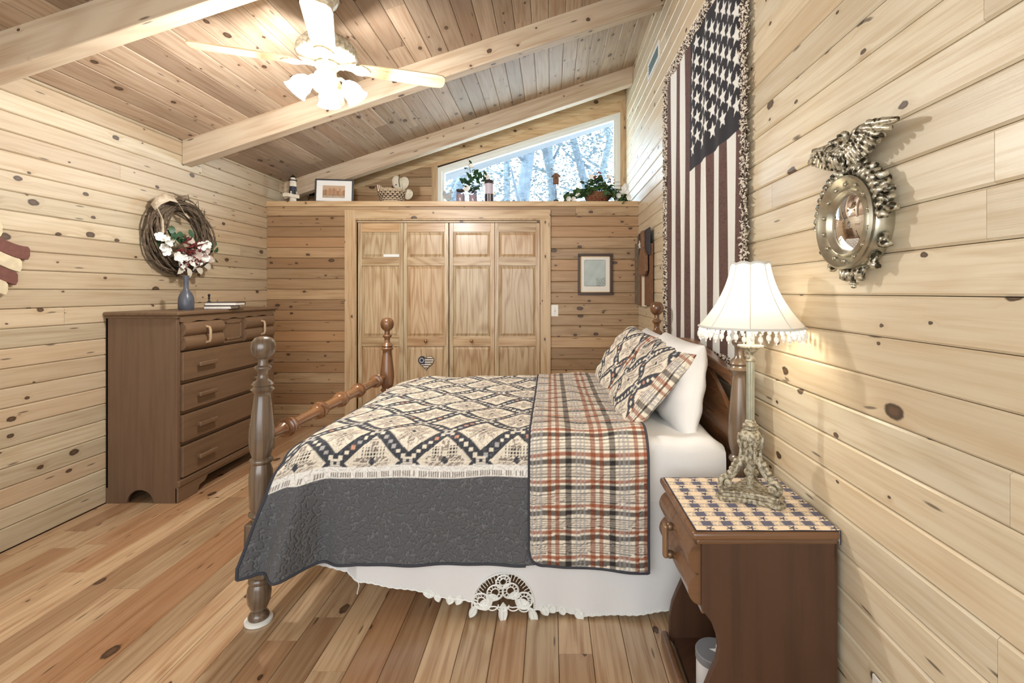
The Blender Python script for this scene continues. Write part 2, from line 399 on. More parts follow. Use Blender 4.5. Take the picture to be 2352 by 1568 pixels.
# four bifold closet doors, each of stiles, rails and raised panels
def raised(mb, x0, x1, z0, z1, y):
    b = min(.024, (x1-x0)*.2); g = .007
    mb.box(x0, x1, y+.017, y+.026, z0, z1)
    o = len(mb.v)
    A = [(x0+g, y+.0165, z0+g), (x1-g, y+.0165, z0+g), (x1-g, y+.0165, z1-g), (x0+g, y+.0165, z1-g)]
    B = [(x0+g+b, y+.003, z0+g+b), (x1-g-b, y+.003, z0+g+b), (x1-g-b, y+.003, z1-g-b), (x0+g+b, y+.003, z1-g-b)]
    mb.add(A+B, [(4, 5, 6, 7), (0, 1, 5, 4), (1, 2, 6, 5), (2, 3, 7, 6), (3, 0, 4, 7)])
DW = (CLX1-CLX0)/4
for i in range(4):
    d = sroot('door_%d' % (i+1), (CLX0+DW*i, YF+.035, 0))
    a, b = .004, DW-.004; s = .040
    if i in (0, 2): b = DW-.0015
    else: a = .0015
    for p, q in ((a, a+s), (b-s, b)): MB().box(p, q, 0, .03, .012, 2.043).build('stile', M_door, d, bevel=.002)
    for z0, z1 in ((.012, .15), (.800, .898), (1.612, 1.698), (1.952, 2.043)):
        MB().box(a+s, b-s, .001, .029, z0, z1).build('rail', M_doorx, d, bevel=.002)
    for z0, z1 in ((.15, .800), (.898, 1.612), (1.698, 1.952)):
        mb = MB(); raised(mb, a+s, b-s, z0, z1, 0); mb.build('panel', M_door, d)
    if i in (1, 2):
        k = MB().lathe([(.004, 0), (.007, -.002), (.007, -.012), (.014, -.018), (.0165, -.026), (.013, -.034), (.002, -.038)], 16, (DW/2, 0, .855), RX(-PI/2))
        k.build('knob', plain('brass_knob', (150, 112, 70), .3, .6), d, smooth=True, label='round wooden knob')
    if i == 0:
        MB().box(.262, .42, -.0015, 0, 1.700, 1.728).build('white_strip', M_white, d, label='narrow white strip')  # thin white bar on the face of the first door

# outer wall above the shelf, with the slanted window
WX0, WX1, WZ0 = -1.323, .815, 2.27
def wtop(x): return 2.80+.3125*(x-WX0)
wb = MB()
wb.box(XL, XR, YB+.02, YB+.13, 0, WZ0)
wb.prism([(XL, WZ0), (WX0, WZ0), (WX0, wtop(WX0)), (WX0, zc(WX0)+.05), (XL, zc(XL)+.05)], 'y', YB+.02, YB+.13)
wb.prism([(WX0, wtop(WX0)), (WX1, wtop(WX1)), (WX1, zc(WX1)+.05), (WX0, zc(WX0)+.05)], 'y', YB+.02, YB+.13)
wb.prism([(WX1, WZ0), (XR+.02, WZ0), (XR+.02, zc(XR)+.05), (WX1, zc(WX1)+.05)], 'y', YB+.02, YB+.13)
wb = struct(wb.build('wall_back', M_dark))
z = ZS
while z < 3.0:
    x0 = max(XL, XL+(z+.05-2.515+.05)/SL)
    if x0 < WX0-.12: plank(wb, 'plank', WX0-x0, .108, .02, frame((x0+WX0)/2, YB+.02, z+.055, (1, 0, 0), (0, 0, 1), (0, -1, 0)), M_far)
    z += .1085
def rake(mb, x0, x1, da, db, y0, y1):     # a sloped board: da, db below the ceiling
    mb.prism([(x0, zc(x0)-db), (x1, zc(x1)-db), (x1, zc(x1)-da), (x0, zc(x0)-da)], 'y', y0, y1)
rk = MB(); rake(rk, XL+.3, XR, .0, .155, YB-.005, YB+.02); rk = struct(rk.build('trim_4', M_trim, bevel=.003))
rk = MB(); rk.prism([(WX0-.07, wtop(WX0)-.0), (WX1+.06, wtop(WX1)-.0), (WX1+.06, zc(XR)-.02), (WX0-.07, zc(WX0)-.02)], 'y', YB+.001, YB+.02)
struct(rk.build('trim_5', M_trim))
rk = MB().box(WX1+.0, XR, YB-.004, YB+.02, ZS, 3.62); struct(rk.build('trim_6', M_trimz, bevel=.003))
rk = MB().box(WX0-.07, WX0, YB-.004, YB+.02, ZS, wtop(WX0)+.02); struct(rk.build('trim_7', M_trimz, bevel=.003))
win = sroot('window_1')
def ring(w, y0, y1, name, mat, inset=0):
    a, b = WX0+inset, WX1-inset
    P = [(a, WZ0+inset), (b, WZ0+inset), (b, wtop(b)-inset*1.05), (a, wtop(a)-inset*1.05)]
    a2, b2 = a+w, b-w
    Q = [(a2, P[0][1]+w), (b2, P[0][1]+w), (b2, wtop(b2)-inset*1.05-w*1.05), (a2, wtop(a2)-inset*1.05-w*1.05)]
    for i in range(4):
        j = (i+1) % 4
        MB().prism([P[i], P[j], Q[j], Q[i]], 'y', y0, y1).build(name, mat, win, bevel=.002)
ring(.045, YB+.005, YB+.10, 'window_frame', M_white)
ring(.03, YB+.03, YB+.085, 'sash', M_white, .045)
a, b = WX0+.07, WX1-.07
MB().prism([(a, WZ0+.07), (b, WZ0+.07), (b, wtop(b)-.075), (a, wtop(a)-.075)], 'y', YB+.055, YB+.06).build('pane', glass('window_glass', (250, 253, 255), .03), win)

# wall behind the camera (solid; the added fill lamp stands in front of it)
wq = MB(); wq.box(XL-.1, XR+.1, YR-.12, YR-.02, 0, 3.9)
wq = struct(wq.build('wall_rear', M_wall))

# ceiling boards, running from the rear to the outer wall
ce = struct(MB().prism([(XL-.1, zc(XL-.1)+.021), (XR+.1, zc(XR+.1)+.021), (XR+.1, zc(XR)+.22), (XL-.1, zc(XL)+.15)], 'y', YR-.1, YB+.12).build('ceiling', M_dark))
cs_, sn_ = math.cos(math.atan(SL)), math.sin(math.atan(SL))
n = 29; px = (XR-XL)/n
for k in range(n):
    x = XL+px*(k+.5)
    cs = [YR]+breaks(1.6+R.uniform(-.5, .5), YB+.02, 2.4, 5.0)
    for p, q in zip(cs, cs[1:]):
        plank(ce, 'plank', q-p, px/cs_, .02, frame(x, (p+q)/2, zc(x)+.02*cs_, (0, 1, 0), (cs_, 0, sn_), (sn_, 0, -cs_)), M_ceil, .005)
# three sloping beams
for y in (2.318, 3.755, 5.19):
    mb = MB(); mb.prism([(XL, zc(XL)-.185), (XR, zc(XR)-.185), (XR, zc(XR)+.004), (XL, zc(XL)+.004)], 'y', y, y+.10)
    # sloping local frame so the grain follows the beam
    o = bpy.data.objects.new('beam', None)
    M = frame(XL, y+.05, zc(XL), (cs_, 0, sn_), (0, 1, 0), (-sn_, 0, cs_))
    mb.v = [tuple(M.inverted() @ Vector(p)) for p in mb.v]
    o = mb.build('beam', M_beam, bevel=.006); o.matrix_world = M; struct(o)

# ------------------------------------------------------------------ outdoors, seen through the slanted window
gr = struct(MB().box(-14, 14, YB+.2, 40, -1.4, -1.2).build('ground', plain('pale_ground', (228, 230, 228), .95, noise=.4, nscale=2, c2=(200, 206, 196))))
so = MB(); so.prism([(-3.6, 2.47+SL*(-3.6-XL)), (2.2, 2.47+SL*(2.2-XL)), (2.2, 2.56+SL*(2.2-XL)), (-3.6, 2.56+SL*(-3.6-XL))], 'y', YB+.14, 6.93)
struct(so.build('trim_8', plain('grey_soffit', (64, 65, 69), .8)))
bark = plain('pale_bark', (62, 70, 78), .9, noise=.7, nscale=6, c2=(42, 50, 58))
leafm = [plain('spring_leaves_%s' % n, c, .8) for n, c in (('pale', (60, 70, 70)), ('blue', (48, 60, 68)), ('grey', (72, 84, 92)))]
def tree(x, y, h, r, seed, lab):
    rr = random.Random(seed); t = thing('woodland_tree', lab, 'tree', (x, y, -1.2), group='trees outside the slanted window')
    pts = [(rr.uniform(-.12, .12)*i, rr.uniform(-.1, .1)*i, h*i/6) for i in range(7)]
    tr = MB().tube(pts, [r*(1-.09*i) for i in range(7)], 8); tr.build('trunk', bark, t, smooth=True)
    for k in range(5):
        z = h*(.35+.12*k); a = rr.uniform(0, 2*PI); l = rr.uniform(.9, 1.9)
        i = min(5, int(z/h*6)); b = Vector(pts[i]); b.z = z
        MB().tube([b, b+Vector((math.cos(a)*l*.5, math.sin(a)*l*.5, .25)), b+Vector((math.cos(a)*l, math.sin(a)*l, .7))], [r*.34, r*.22, r*.08], 5).build('branch', bark, t)
    lv = MB()
    for k in range(4200):
        z = rr.uniform(h*.22, h*1.02); s = 1.9*(1-abs(z/h-.6)); a = rr.uniform(0, 2*PI); d = s*math.sqrt(rr.random())
        c = Vector((math.cos(a)*d, math.sin(a)*d, z)); q = rr.uniform(.025, .065)
        M = T(*c) @ RZ(rr.uniform(0, 6)) @ RX(rr.uniform(-1.2, 1.2))
        lv.add([M @ Vector(p) for p in ((-q, 0, 0), (0, -q*.6, .02), (q, 0, 0), (0, q*.6, .02))], [(0, 1, 2, 3)])
    lv.build('foliage', rr.choice(leafm), t, kind='stuff')
TX = [(-2.1, 11.5, 9, .17, 'tree standing outside behind the jars on the shelf'), (-.62, 10.2, 9, .19, 'stout pale trunk between the jars and the birdhouse outside'), (-.2, 12.5, 10, .12, 'slim tree close behind the stout pale trunk outside'),
      (1.0, 12.0, 9.5, .14, 'tree outside behind the wooden birdhouse'), (1.9, 9.6, 8.5, .12, 'tree outside left of the window corner, above the ivy basket'), (2.9, 13.5, 10, .18, 'tall tree outside at the right end of the slanted window'),
      (-3.6, 14, 9, .2, 'tree outside seen low under the grey soffit'), (.4, 16.5, 11, .2, 'far tree in the middle of the slanted window')]
TX += [(-4.5, 21, 12, .2, 'far tree low at the left end of the slanted window outside'), (-1.4, 19, 12, .2, 'far tree behind the stout pale trunk, left of the birdhouse'), (2.2, 20, 13, .2, 'far tree behind the trees over the ivy basket'), (4.2, 22, 13, .22, 'farthest tree outside by the right jamb of the slanted window')]
for i, (x, y, h, r, lab) in enumerate(TX): tree(x, y, h, r, 40+i, lab)
# ------------------------------------------------------------------ the bed
bed = thing('four_poster_bed', 'turned brown four-poster bed under a patchwork quilt, head against the plank wall', 'bed', (0, 0, 0))
PF = [(.012, 1.168), (.03, 1.162), (.042, 1.147), (.0465, 1.124), (.042, 1.10), (.030, 1.084), (.019, 1.076)]
PROF = [(.018, 1.076), (.017, 1.060), (.020, 1.050), (.030, 1.046), (.032, 1.040), (.028, 1.033), (.020, 1.026), (.018, 1.01), (.021, .992), (.034, .982), (.041, .972), (.034, .964), (.036, .960), (.045, .952), (.036, .942), (.030, .936),
        (.030, .925), (.033, .90), (.040, .84), (.0465, .785), (.0475, .75), (.044, .71), (.036, .682), (.034, .675), (.043, .668), (.045, .660), (.041, .653), (.034, .648), (.036, .640), (.042, .62), (.044, .59), (.043, .53), (.040, .47), (.034, .455),
        (.043, .449), (.044, .440), (.038, .434), (.030, .428), (.031, .412)]
FOOT = [(.036, .196), (.032, .186), (.040, .178), (.041, .168), (.035, .160), (.042, .145), (.046, .12), (.042, .085), (.030, .055), (.026, .046), (.034, .038), (.040, .026), (.038, .016), (.032, .008)]
def post(x, y, lift, mat, tilt=0):
    z = lambda h: h if h < .63 else .63+(h-.63)*(1+lift/.54)
    mb = MB(); mb.lathe([(r, z(h)) for r, h in reversed(PROF)], 24)
    mb.lathe([(r, h) for r, h in reversed(FOOT)], 24)
    b = MB()
    o = mb.build('post', mat, bed, (x, y, 0), smooth=True, ang=50)
    o.rotation_euler = (0, tilt, 0)
    MB().box(-.043, .043, -.043, .043, .192, .414).build('block', mat, o, bevel=.008)
    MB().lathe([(r, z(1.076)+h-1.076) for r, h in reversed(PF)], 24).build('finial', mat, o, smooth=True)
    return o
p1 = post(-1.198, 2.0, 0, M_bedw, .0165)
MB().lathe([(.046, 0), (.052, .002), (.052, .012), (.044, .016), (.0, .016)], 24).build('caster_cup', M_white, p1, smooth=True, label='white cup under the foot')
post(-1.15, 3.43, 0, M_bed); post(.775, 2.0, .135, M_bedw); post(.745, 3.43, .135, M_bed)
# turned blanket rail at the foot
def turned(L, marks, r0, r1):
    pr = []
    n = 60
    for i in range(n+1):
        t = i/n; pr.append((r0+(r1-r0)*math.sin(PI*min(1, max(0, t)))**.5, t*L))
    for m in marks:
        for dz, r in ((-.035, r1+.002), (-.028, r1+.012), (-.02, r1+.003), (-.014, r1+.014), (0, r1+.017), (.014, r1+.014), (.02, r1+.003), (.028, r1+.012), (.035, r1+.002)): pr.append((r, m+dz))
    return sorted(pr, key=lambda p: p[1])
L_ = 1.345
rail = MB().lathe(turned(L_, (.12, .42, .672, .92, 1.22), .016, .027), 16, M=RX(-PI/2))
rail.build('foot_rail', M_bedy, bed, (-1.168, 2.04, .752), smooth=True, ang=45)
MB().box(-1.19, -1.155, 2.03, 3.40, .24, .42).build('foot_board', M_bedy, bed, bevel=.006)
for y in (2.005, 3.40): MB().box(-1.13, .73, y+.03, y+.05, .26, .40).build('side_rail', wood('bed_side_rail', (126, 88, 58), (86, 54, 32), knots=0, rough=.3, ax='x'), bed, bevel=.004)
# headboard: a panel that swoops up from the posts, under a shaped top rail
hp = [(2.03, .45), (3.40, .45), (3.40, .78)]+[(3.40-.03-1.31*t, .80+.24*math.sin(PI*t)**.75) for t in np.linspace(0, 1, 25)]+[(2.03, .78)]
MB().prism(hp, 'x', .765, .785).build('headboard_panel', M_bedy, bed, bevel=.003)
tp = [(3.40, .955), (3.40, 1.02)]+[(3.40-1.37*t, 1.02+.07*math.sin(PI*t)**2) for t in np.linspace(0, 1, 25)]+[(2.03, 1.02), (2.03, .955)]+[(2.03+1.37*t, .955+.055*math.sin(PI*t)) for t in np.linspace(0, 1, 25)]
MB().prism(tp, 'x', .755, .795).build('headboard_rail', M_bedy, bed, bevel=.006)

# mattress in its white fitted sheet
mt = thing('mattress', 'thick mattress in a white fitted sheet, bare beside the pillows', 'mattress', (-.18, 2.715, .44))
def rbox(hx, hy, z0, z1, r, wob=.004):
    mb = MB(); mb.box(-hx, hx, -hy, hy, z0, z1); return mb
o = rbox(.87, .68, 0, .262, .05).build('core', M_sheet2, mt, bevel=.05, seg=4, smooth=True)
def sheetf(u, v):
    # hangs over the near edge, runs over the top to the far edge
    x = .18+u*.725-.0; q = v*1.9
    y, z = (-.705, .02+q) if q < .24 else ((-.705+.05*(1-math.cos((q-.24)/.08*PI/2)), .26+.04*math.sin((q-.24)/.08*PI/2)) if q < .32 else (-.655+(q-.32)*.86, .30))
    z += .004*math.sin(x*21+q*9)+.003*math.sin(x*47-q*14); y -= .007*math.sin(x*17+q*5)*(1 if q < .3 else 0)
    if u > .93: z -= (u-.93)*.5; 
    return (x, y, z)
MB().grid(sheetf, 44, 60).build('fitted_sheet', M_sheet, mt, smooth=True)

# white bed skirt with cutwork lace at its hem
def pxz(u, v, y): return ((u-CX)*y/FPX, HC-(v-CY)*y/FPX)
YS = 2.012
HEM = [(600, 1288), (640, 1297), (690, 1308), (830, 1338), (970, 1362), (1090, 1380), (1160, 1392), (1230, 1398), (1330, 1414), (1400, 1412), (1530, 1400), (1640, 1390)]
hx = [pxz(a, b, YS)[0] for a, b in HEM]; hz = [pxz(a, b, YS)[1] for a, b in HEM]
def hem(x): return float(np.interp(x, hx, hz))
mcx, mcz = pxz(1156, 1388, YS)       # middle of the lace fan
nu, nv = 260, 60
X = np.linspace(-1.165, .715, nu); Zt = .485
P = np.zeros((nu, nv, 3)); keep = np.ones((nu, nv), bool)
def skY(x, f): return YS+.062*min(1, max(0, (-.80-x)/.06))+.009*math.sin(x*9+1)*f*f+.005*math.sin(x*31)*f*f
LACE = [(mcx, mcz, .125, .130), (pxz(985, 1366, YS)[0], pxz(985, 1368, YS)[1], .026, .03), (pxz(1262, 1403, YS)[0], pxz(1262, 1405, YS)[1], .03, .02), (pxz(1318, 1412, YS)[0], pxz(1318, 1412, YS)[1], .03, .026)]
for i, x in enumerate(X):
    h = hem(x)
    for j in range(nv):
        f = j/(nv-1); z = Zt+(h-Zt)*f
        P[i, j] = (x, skY(x, f), z)
        for a, b, rx, rz in LACE[:1]:
            if ((x-a)/rx)**2+((z-b)/rz)**2 < 1 : keep[i, j] = False
skirt = cgrid('bed_skirt', P, None, M_sheet2, keep=keep)
tag(skirt, 'white cotton bed skirt with a cutwork lace fan at the hem', 'bed skirt')
lace = MB()
def lp(x, z): return (x, skY(x, 1)-.002, z)
def loop(cx, cz, rx, rz, r=.0026, seg=4, a0=0, a1=2*PI, n=18, rot=0):
    pts = []
    for k in range(n+1):
        a = a0+(a1-a0)*k/n; u, v = rx*math.cos(a), rz*math.sin(a)
        pts.append(lp(cx+u*math.cos(rot)-v*math.sin(rot), cz+u*math.sin(rot)+v*math.cos(rot)))
    lace.tube(pts, r, seg)
loop(mcx, mcz, .128, .133, .0035, a0=-.1, a1=PI+.1, n=28); 
for k, (dx, dz, rr_) in enumerate(((-.088, .022, .034), (-.032, .058, .032), (.030, .058, .032), (.086, .018, .034), (0, .098, .028))):
    loop(mcx+dx, mcz+dz, rr_, rr_*.95, .0040, n=20)
    loop(mcx+dx, mcz+dz, rr_*.5, rr_*.5, .0028, n=12)
    for a in np.linspace(0, 2*PI, 13)[:-1]:
        lace.tube([lp(mcx+dx+math.cos(a)*rr_*q, mcz+dz+math.sin(a)*rr_*q) for q in (.5, 1.0)], .0016, 4)
for a in np.linspace(.1, PI-.1, 26):
    lace.tube([lp(mcx+math.cos(a)*.128*q, mcz+math.sin(a)*.133*q) for q in (.80, 1.0)], .0016, 4)
def petal(cx, cz, l, wd, rot, solid=True):
    c, s = math.cos(rot), math.sin(rot); n = 9; pts = []
    for k in range(2*n):
        t = k/n if k < n else 2-k/n; sg = 1 if k < n else -1
        u = -t*l; v = sg*wd*math.sin(PI*min(t, 1))**.8
        pts.append(lp(cx+v*c-u*s, cz+v*s+u*c))
    lace.tube(pts, .0030, 4, closed=True)
    lace.tube([lp(cx+t*l*s, cz-t*l*c) for t in (0, .5, .9)], .0018, 4)
    if solid:
        q = [(p[0], p[1]+.001, p[2]) for p in pts]; lace.add(q, [tuple(range(len(q)))])
for k, (dx, dz, l, wd, rot) in enumerate(((0, .012, .085, .016, 0), (-.045, .02, .06, .02, -1.15), (.05, .015, .065, .02, 1.15), (-.11, .0, .055, .013, -.5), (.112, -.012, .07, .015, .35), (-.02, .035, .05, .014, -1.7), (.022, .033, .05, .014, 1.75))):
    petal(mcx+dx, mcz+dz, l, wd, rot)
for k in range(5):   # scalloped band under the fan
    x = mcx-.085+.0425*k; loop(x, hem(x)+.006, .024, .022, .003, a0=PI, a1=2*PI, n=10)
# small leaves and rounds along the hem left and right of the fan
for u, dz, l, wd, rot in ((985, .018, .034, .024, 0), (1002, .016, .04, .013, .3), (1038, .012, .036, .015, -.3), (1060, .016, .04, .014, -.5), (1245, .02, .05, .016, .5), (1262, .022, .04, .015, .6), (1290, .018, .034, .014, .3), (1322, .02, .048, .018, .7)):
    x = pxz(u, 0, YS)[0]; petal(x, hem(x)+dz, l, wd, rot)
xs = np.linspace(-1.16, .71, 300)
lace.tube([lp(x, hem(x)+.0015*math.sin(x*210)) for x in xs if abs(x-mcx) > .13 or True], .0030, 4)
for x in xs[::2]:
    if abs(x-mcx) > .2: lace.tube([lp(x, hem(x)), lp(x+.003, hem(x)+.009)], .0018, 3)
lace.tube([lp(pxz(822, 0, YS)[0]+.004*math.sin(t*5), hem(pxz(822, 0, YS)[0])-.05*t) for t in (0, .3, .6, 1)], .002, 4)
lace.build('lace_trim', M_white, skirt, smooth=True, label='white cutwork lace trim')

def rebase(root, loc):
    root.location = loc
    for c in root.children: c.location = Vector(c.location)-Vector(loc)
rebase(bed, (-.2, 2.71, 0))

# ---- quilt pattern (woven and printed colours in flat cloth coordinates p, q in metres)
K = {k: np.array(lin(*v)) for k, v in dict(dark=(68, 70, 76), dark2=(90, 91, 94), cream=(232, 223, 205), white=(234, 232, 226), taupe=(150, 138, 128), navy=(56, 58, 66), pink=(206, 152, 128), grey=(176, 174, 174), rust=(150, 86, 60), black=(52, 48, 48), tan=(182, 158, 134)).items()}
def hash2(i, j): return np.mod(np.sin(i*12.9898+j*78.233)*43758.5453, 1.0)
PER = .2930
def patch(p, q):
    """diamond patchwork: dark sashes with a chain of small squares, an eight-pointed star in every diamond"""
    C = np.empty(p.shape+(3,)); C[:] = K['cream']
    u, v = p/PER, q/PER
    a, b = u+v, u-v
    ia, ib = np.floor(a)+.5, np.floor(b)+.5
    cu, cv = (ia+ib)/2, (ia-ib)/2
    dx, dy = (u-cu)*PER, (v-cv)*PER
    r = np.hypot(dx, dy); th = np.arctan2(dy, dx)
    star = r < .074*(.40+.60*np.abs(np.cos(4*th))**1.3)+.006*np.abs(np.cos(2*th))
    hat = (np.floor((dx+dy)/.0065) % 2 == 0) & (np.floor((dx-dy)/.013) % 2 == 0)
    C[star] = np.array(lin(204, 193, 178)); C[star & hat] = np.array(lin(132, 122, 116))
    C[star & (np.abs(np.sin(4*th)) < .10) & (r > .02)] = K['cream']*.9
    sec = star & (np.abs(dx) < .018) & (np.abs(dy) < .062); C[sec & hat] = np.array(lin(104, 94, 92))
    C[(np.abs(dx)+np.abs(dy)) < .019] = K['cream']; C[(np.abs(dx)+np.abs(dy)) < .012] = K['dark']
    da, db = np.abs(a-np.round(a)), np.abs(b-np.round(b))
    sash = np.minimum(da, db)*PER/math.sqrt(2) < .0265
    fine = .92+.16*hash2(np.floor(p/.004), np.floor(q/.004))
    C[sash] = K['dark']
    n = 14; c = PER/n
    iu, iv = np.floor(p/c+.5), np.floor(q/c+.5)
    chain = (np.mod(iu+iv, n) == 0) | (np.mod(iu-iv, n) == 0)
    inside = (np.abs(p/c-iu) < .41) & (np.abs(q/c-iv) < .41)
    h = hash2(iu, iv)
    m = sash & chain & inside
    C[m] = K['cream']*1.02; C[m & (h > .70)] = K['grey']; C[m & (h > .91)] = K['pink']
    nodeu, nodev = np.round(2*u)/2, np.round(2*v)/2
    isn = np.mod(np.round(2*u)+np.round(2*v), 2) == 0
    e = np.maximum(np.abs(u-nodeu), np.abs(v-nodev))*PER
    nd_ = isn & (e < .019); C[nd_] = K['grey']; C[nd_ & (np.floor(q/.005) % 2 == 0)] = K['cream']; C[isn & (e < .007)] = K['dark']
    return C*fine[..., None]
def plaid(x, y, period=.176):
    def stripes(t, P, seq):
        f = np.mod(t, P); out = np.empty(t.shape+(3,)); out[:] = K['cream']
        for a, b, k in seq: out[(f >= a) & (f < b)] = K[k]
        return out
    A = stripes(x, period, ((.006, .023, 'rust'), (.040, .057, 'rust'), (.080, .104, 'black'), (.118, .127, 'grey'), (.135, .144, 'grey'), (.152, .161, 'grey')))
    B = stripes(y, .1010, ((.002, .022, 'black'), (.031, .044, 'rust'), (.051, .055, 'black'), (.059, .0635, 'taupe'), (.068, .0725, 'taupe'), (.077, .0815, 'taupe'), (.0865, .091, 'black')))
    tw = (np.floor((x+y)/.005) % 2 == 0)[..., None]
    ca = np.all(A == K['cream'], -1, keepdims=True); cb = np.all(B == K['cream'], -1, keepdims=True)
    C = np.where(ca & cb, K['cream'], np.where(ca, B, np.where(cb, A, (A+B)*.5)))
    C = np.where(ca & ~cb, .85*B+.15*K['cream'], C); C = np.where(~ca & cb, .72*A+.28*K['cream'], C)
    return C*(.93+.14*hash2(np.floor(x/.004), np.floor(y/.004)))[..., None]
def quilt_col(x, q):
    C = patch(x-(-.284), q-.066)
    # half diamonds at the border: small checked flowers
    low = q < .066+PER*.5
    nx = np.round((x+.284)/PER-.5)+.5; dx = x+.284-nx*PER; dq = q-.066
    tri = low & (dq > .0) & ((np.abs(dx)+dq) < .112)
    C[tri] = K['cream']*.97
    ck = (np.floor(x/.0062) % 2 == 0) & (np.floor(q/.0062) % 2 == 0)
    C[tri & (np.abs(np.abs(dx)-.026) < .024) & (dq > .022) & (dq < .070) & ck] = K['black']
    C[tri & (np.abs(dx) < .016) & (dq > .045) & (dq < .095) & (hash2(np.floor(x/.006), np.floor(q/.006)) > .45)] = K['taupe']
    C[tri & (dq > .004) & (dq < .024) & (np.abs(dx) < .085-dq) & (hash2(np.floor(x/.007), np.floor(q/.005)) > .42)] = K['taupe']*.8
    C[tri & (dq < .02) & (np.abs(dx) < .016-dq*.5)] = K['dark']
    C[q < .052] = K['white']
    tick = (q > .004) & (q < .028) & (np.mod(x+.002*hash2(np.floor(x/.011), 0*x), .0095) < .0034)
    C[tick] = K['taupe']*.7
    C[q < 0] = K['dark2']
    return C
def ease(t): t = np.clip(t, 0, 1); return t*t*(3-2*t)
RAD = .105
def qsurf(x, q, off=0, zb=.6):
    """cloth point (x along the bed, q up from the dark border) -> world"""
    q1 = .765-RAD-zb; arc = RAD*PI/2; topL = 3.385-(1.970+RAD)
    a1 = np.clip((q-q1)/arc, 0, 1)*PI/2
    top = np.clip(q-q1-arc, 0, topL); a2 = np.clip((q-q1-arc-topL)/arc, 0, 1)*PI/2; dn = np.clip(q-q1-2*arc-topL, 0, 9)
    Y = 1.970+RAD*(1-np.cos(a1))+top+RAD*np.sin(a2)
    Z = zb+np.minimum(q, q1)+RAD*np.sin(a1)-RAD*(1-np.cos(a2))-dn
    ny = -np.cos(a1)*(a2 <= 0)+np.sin(a2); nz = np.where(a2 > 0, np.cos(a2), np.sin(a1))
    Y = Y+ny*off; Z = Z+nz*off
    hang = np.clip((q1+.08-q)/.45, 0, 1)
    e = np.clip((-.78-x)/.32, 0, 1)
    X = x-.112*e**1.3*hang
    Y = Y-.085*e*hang+.055*hang*np.exp(-((x+.905)/.040)**2)-.060*hang*np.exp(-((x+.985)/.032)**2)+.035*hang*np.exp(-((x+1.05)/.028)**2)
    Y = Y+hang*(.007*np.sin(x*13)+.004*np.sin(x*29+2)+.003*np.sin(q*20))
    fall = 1-hang
    Z = Z-.055*e**2*fall-.022*np.clip((-1.03-x)/.07, 0, 1)*fall-.012*e*hang**2
    Z = Z+fall*(.004*np.sin(x*19+q*7)+.003*np.sin(q*31-x*11))+.006*fall*np.sin((x+.3)*2.4)
    return np.stack([X, Y, Z], -1)
M_quilt = cloth_attr('quilted_patchwork', scale=36, strength=.5, dist=.012, stitch=True)
M_plaid = cloth_attr('quilted_plaid', scale=30, strength=.45, dist=.010)
xs = np.linspace(-1.10, .33, 330); qs = np.linspace(-.35, 1.80, 470)
XX, QQ = np.meshgrid(xs, qs, indexing='ij')
quilt = cgrid('quilt', qsurf(XX, QQ), quilt_col(XX, QQ), M_quilt)
tag(quilt, 'grey patchwork quilt with diamond star blocks spread over the bed', 'quilt')
QO = lambda x, q, o=0: tuple(qsurf(np.array([x]), np.array([q]), o)[0])
M_bind = plain('dark_binding', (58, 60, 68), .85)
MB().tube([QO(x, -.35) for x in np.linspace(-1.10, -.10, 80)], .006, 6).build('hem_binding', M_bind, quilt, smooth=True)
MB().tube([QO(-1.10, q) for q in np.linspace(-.35, 1.5, 90)], .006, 6).build('edge_binding', M_bind, quilt, smooth=True)
# the head end folded back, showing the plaid reverse
xs = np.linspace(-.088, .392, 120); qs = np.linspace(-.372, 1.78, 470)
XX, QQ = np.meshgrid(xs, qs, indexing='ij')
rc = .06                                     # rounded lower left corner
lowq = -.345-.030*np.clip((XX+.088)/.48, 0, 1)+np.where(XX < -.088+rc, rc-np.sqrt(np.clip(rc**2-(-.088+rc-XX)**2, 0, None)), 0)
Q2 = np.where(QQ < 0, QQ/.372*(-lowq), QQ)
XS = XX-.03*np.clip((.25-Q2)/.3, 0, 1)*0
puff = .014+.004*np.sin(XX*40)*np.sin(Q2*34)
puff = puff*np.clip((XX+.088)/.012, .25, 1)
pf = qsurf(XX, Q2, 0)+0
Pn = qsurf(XX, Q2, puff)
cuff = cgrid('folded_cuff', Pn, plaid(XX+.02, Q2+.05), M_plaid, quilt)
cuff['label'] = 'rust and black plaid reverse folded back over the quilt'
edge = [tuple(Pn[0, j]) for j in range(469, 0, -3)]+[tuple(Pn[i, 0]) for i in range(0, 120, 2)]+[tuple(Pn[119, j]) for j in range(0, 469, 3)]
MB().tube(edge, .0055, 6).build('cuff_binding', M_bind, quilt, smooth=True)

